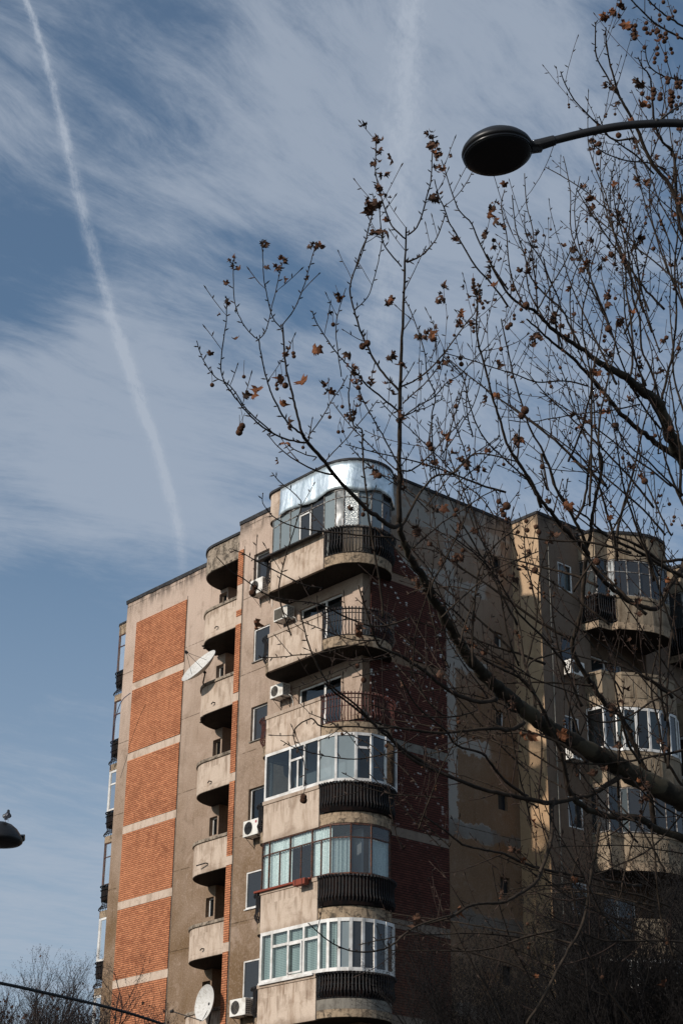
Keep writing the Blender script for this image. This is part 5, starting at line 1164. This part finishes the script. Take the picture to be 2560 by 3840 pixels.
brush('bare_tree', ground_pt(1570, 2352, 25), 7.9, .70, 22, M_SHR, 'dense dark bare tree at the right edge below the wing balconies', G1, n0=15, r0=.14, dens=1.15, top=D(1500, 1905, 25).z)
brush('bare_tree', ground_pt(1180, 2352, 29), 7.9, .50, 24, M_SHR, 'lower dark bare tree before the foot of the red brick', G1, n0=11, r0=.11, dens=1.1, top=D(1150, 2030, 29).z)
G2 = 'bare trees beyond the left corner'
brush('bare_tree', ground_pt(150, 2352, 46), 9.4, .42, 31, M_FAR, 'bare tree with thin upright whips, nearest the left corner of the block', G2, n0=13, r0=.19, dens=.95, leafy=.004, top=D(130, 2200, 46).z)
brush('bare_tree', ground_pt(70, 2352, 48), 9.3, .42, 33, M_FAR, 'bare tree with whips, in the middle of the left group', G2, n0=12, r0=.19, dens=.95, leafy=.006, top=D(60, 2215, 48).z)
brush('bare_tree', ground_pt(-20, 2352, 47), 8.6, .42, 34, M_FAR, 'bare tree holding brown leaves at the left edge of the photo', G2, n0=9, r0=.15, dens=.95, leafy=.25, top=D(0, 2265, 47).z)
brush('sapling', ground_pt(300, 2352, 38), 7.4, .22, 35, M_FAR, 'thin sapling whose tips stand in front of the orange brick', G2, n0=4, r0=.05, dens=.5, gen=3, top=D(300, 2262, 38).z)

# ------------------------------------------------------------------ street lamps
def lamp_head(e, c, right, tilt_n, R_, seg=48):
    q = Vector(tilt_n).normalized().to_track_quat('Z', 'X').to_matrix().to_4x4(); M = Matrix.Translation(Vector(c)) @ q
    prof = [(.001, R_*.52), (R_*.18, R_*.515), (R_*.42, R_*.47), (R_*.66, R_*.36), (R_*.86, R_*.20), (R_*.965, R_*.07), (R_, -.02*R_), (R_*.985, -.10*R_), (R_*.955, -.105*R_), (R_*.945, -.14*R_), (R_*.93, -.20*R_)]
    b = MB(); b.lathe(prof, M, seg); b.build('housing', M_LAMP, e, smooth=True)
    b = MB(); b.lathe([(R_*.93, -.20*R_), (R_*.90, -.235*R_), (R_*.7, -.26*R_), (R_*.35, -.275*R_), (.001, -.28*R_)], M, seg); b.build('diffuser', M_LAMPG, e, smooth=True)
    b = MB(); b.lathe([(R_*.955, -.12*R_), (R_*.975, -.15*R_), (R_*.955, -.185*R_)], M, seg); b.build('gasket_ring', M_LAMPG, e, smooth=True)
    return M
ld = 12.0; hc = D(1141, 344, ld)
pole_x = D(2250, 330, 12.6)
e = empty('street_lamp', (pole_x.x, pole_x.y, .75), 'black disc street lamp on a long curved arm before the plane tree', 'street lamp', None)
toc = (CAM-hc).normalized()
nrm = (UX*.90-RX*.10-FX*.02+FX*.43).normalized()     # opening turned down toward the street
lamp_head(e, hc, RX, nrm, MPX(165, ld)*.5)
b = MB(); pts = [D(1212, 336, ld), D(1240, 330, ld), D(1275, 321, ld), D(1340, 305, ld), D(1410, 291, ld), D(1480, 284, ld+.02), D(1568, 283, ld+.05), D(1700, 300, ld+.1), D(1850, 345, ld+.2), D(2000, 430, ld+.3), D(2150, 600, ld+.5), Vector((pole_x.x, pole_x.y, D(2200, 800, 12.6).z)), Vector((pole_x.x, pole_x.y, D(2200, 1400, 12.6).z)), Vector((pole_x.x, pole_x.y, .7))]
P = smooth_path(pts, 5); b.tube(P, [MPX(19, ld)*.5 if i < 40 else .035+.0012*(i-40) for i in range(len(P))], 14); b.build('arm', M_LAMP, e, smooth=True)
b = MB(); b.tube([D(1205, 334, ld), D(1240, 331, ld), D(1274, 321, ld)], [MPX(20, ld)*.5, MPX(27, ld)*.5, MPX(24, ld)*.5], 12)
b.frame_box(D(1212, 350, ld-.03), RX*MPX(34, ld)+UX*MPX(5, ld), FX*.07, UX*MPX(20, ld)); b.build('socket', M_LAMP, e, bev=.004)
b = MB(); b.ball(D(1225, 323, ld-.055), MPX(5.5, ld)*.5, 10, 6); b.build('bolt', M_CHROME, e, smooth=True)
b = MB(); b.tube([D(1512, 277, ld+.02), D(1545, 252, ld+.1), D(1640, 190, ld+.25), D(1800, 150, ld+.5)], MPX(5, ld)*.5, 6); b.ball(D(1508, 277, ld+.02), MPX(13, ld)*.5, 10, 7); b.build('stay_rod', M_LAMP, e, smooth=True)

fd_ = 37.0; hc = D(0, 1915, fd_)
e = empty('street_lamp', (D(-90, 1915, fd_).x, D(-90, 1915, fd_).y, .75), 'far domed street lamp at the left edge with a bird on it', 'street lamp', None)
nrm = Vector((0, 0, 1)); Rl = MPX(108, fd_)*.5
M = Matrix.Translation(hc-Vector((0, 0, MPX(10, fd_)))); b = MB()
b.lathe([(.001, Rl*.68), (Rl*.25, Rl*.655), (Rl*.5, Rl*.55), (Rl*.72, Rl*.37), (Rl*.88, Rl*.15), (Rl*.97, Rl*.0), (Rl, -.08*Rl), (Rl*.98, -.18*Rl), (Rl*.90, -.25*Rl), (Rl*.6, -.29*Rl), (.001, -.30*Rl)], M, 32); b.build('housing', M_LAMP, e, smooth=True)
b = MB(); b.frame_box(D(44, 1934, fd_), RX*MPX(11, fd_), FX*.15, UX*MPX(14, fd_)); b.build('latch', M_LAMP, e, bev=.01)
b = MB(); pc = D(-90, 1915, fd_); b.tube([hc-RX*Rl*.8, hc-RX*Rl*1.4+Vector((0, 0, .05)), Vector((pc.x, pc.y, hc.z+.05)), Vector((pc.x, pc.y, .7))], [.045, .045, .055, .08], 10); b.build('pole', M_LAMP, e, smooth=True)

# pigeon, back turned, standing on the lamp
topz = hc.z-MPX(10, fd_)+Rl*.69; pc = Vector((D(16, 1890, fd_).x, D(16, 1890, fd_).y, topz)); pc = hc+RX*MPX(16, fd_)-Vector((FX.x, FX.y, 0)).normalized()*Rl*.30; pc.z = hc.z-MPX(10, fd_)+Rl*.625
e = empty('pigeon', pc, 'grey pigeon with dark head standing on the far lamp', 'pigeon')
F2 = Vector((FX.x, FX.y, 0)).normalized(); R2 = Vector((RX.x, RX.y, 0)).normalized(); s_ = 1.12
def L3(x, y, z): return pc+(R2*x*1.4+F2*y*1.15+Vector((0, 0, z)))*s_
ringp = [(.0, -.075, .035, .018, .010), (.0, -.055, .050, .036, .022), (0, -.03, .075, .052, .045), (0, .0, .105, .058, .056), (0, .022, .135, .050, .048), (0, .035, .165, .033, .033), (.002, .038, .190, .021, .022), (.003, .038, .210, .0195, .022), (.003, .038, .228, .018, .021), (.003, .038, .240, .009, .011), (.003, .038, .243, .001, .001)]
b = MB(); vs = []; N = 14
for x, y, z, rx, ry in ringp:
    for k_ in range(N): a = 2*math.pi*k_/N; vs.append(L3(x+rx*math.cos(a), y+ry*math.sin(a)*.9, z+ry*math.sin(a)*-.25))
b.add(vs, [(i*N+k_, i*N+(k_+1) % N, (i+1)*N+(k_+1) % N, (i+1)*N+k_) for i in range(len(ringp)-1) for k_ in range(N)])
b.mi = [1 if i//N >= 4 or i//N <= 1 else 0 for i in range(len(b.f))]; b.build('body', [M_PIG_G, M_PIG_D], e, smooth=True)
for sx_ in (-1, 1):
    b = MB(); b.add([L3(sx_*.018, -.060, .135), L3(sx_*.052, -.042, .125), L3(sx_*.062, -.03, .09), L3(sx_*.045, -.075, .050), L3(sx_*.015, -.092, .022), L3(sx_*.002, -.082, .06)], [(0, 1, 2, 3, 4, 5)])
    o = b.build('wing', M_PIG_D, e); mm = o.modifiers.new('t', 'SOLIDIFY'); mm.thickness = .008
    b = MB(); b.tube([L3(sx_*.018, .0, .05), L3(sx_*.019, .002, .0)], .0035, 5); b.tube([L3(sx_*.019, -.01, .003), L3(sx_*.019, .022, .003)], .003, 4); b.build('leg', mat('pigeon_leg', base=(.3, .08, .07)), e)
b = MB(); b.prism([(0, 0), (1, 0), (0, 1)], 0, 0.001); b.v = []; b.f = []; b.mi = []
b.add([L3(-.02, -.07, .05), L3(.02, -.07, .05), L3(.026, -.115, .0), L3(-.018, -.115, .0), L3(-.02, -.062, .045), L3(.02, -.062, .045), L3(.026, -.107, -.003), L3(-.018, -.107, -.003)], [(0, 1, 2, 3), (4, 7, 6, 5), (0, 4, 5, 1), (2, 6, 7, 3), (1, 5, 6, 2), (0, 3, 7, 4)]); b.build('tail', M_PIG_D, e)
b = MB(); b.tube([L3(.003, .055, .215), L3(.003, .075, .208)], [.005, .001], 6); b.build('beak', M_PIG_D, e)
b = MB(); b.add([L3(-.050, -.062, .075), L3(-.044, -.066, .075), L3(-.028, -.085, .105), L3(-.032, -.083, .108)], [(0, 1, 2, 3)]); b.add([L3(-.032, -.080, .082), L3(-.026, -.084, .082), L3(-.010, -.090, .103), L3(-.014, -.088, .106)], [(0, 1, 2, 3)]); b.build('wing_bar', M_PIG_W, e)

# ------------------------------------------------------------------ overhead cable
b = MB(); pts = [D(-260, 2215, 15), D(-120, 2240, 15.6), D(0, 2259, 16.2), D(120, 2285, 17), D(245, 2314, 18), D(340, 2342, 19), D(460, 2385, 20.5), D(620, 2450, 23)]
b.tube(smooth_path(pts, 5), .016, 7); o = b.build('overhead_cable', M_BLK, None, smooth=True); tag(o, 'thick black cable sagging across the bottom left corner', 'cable')
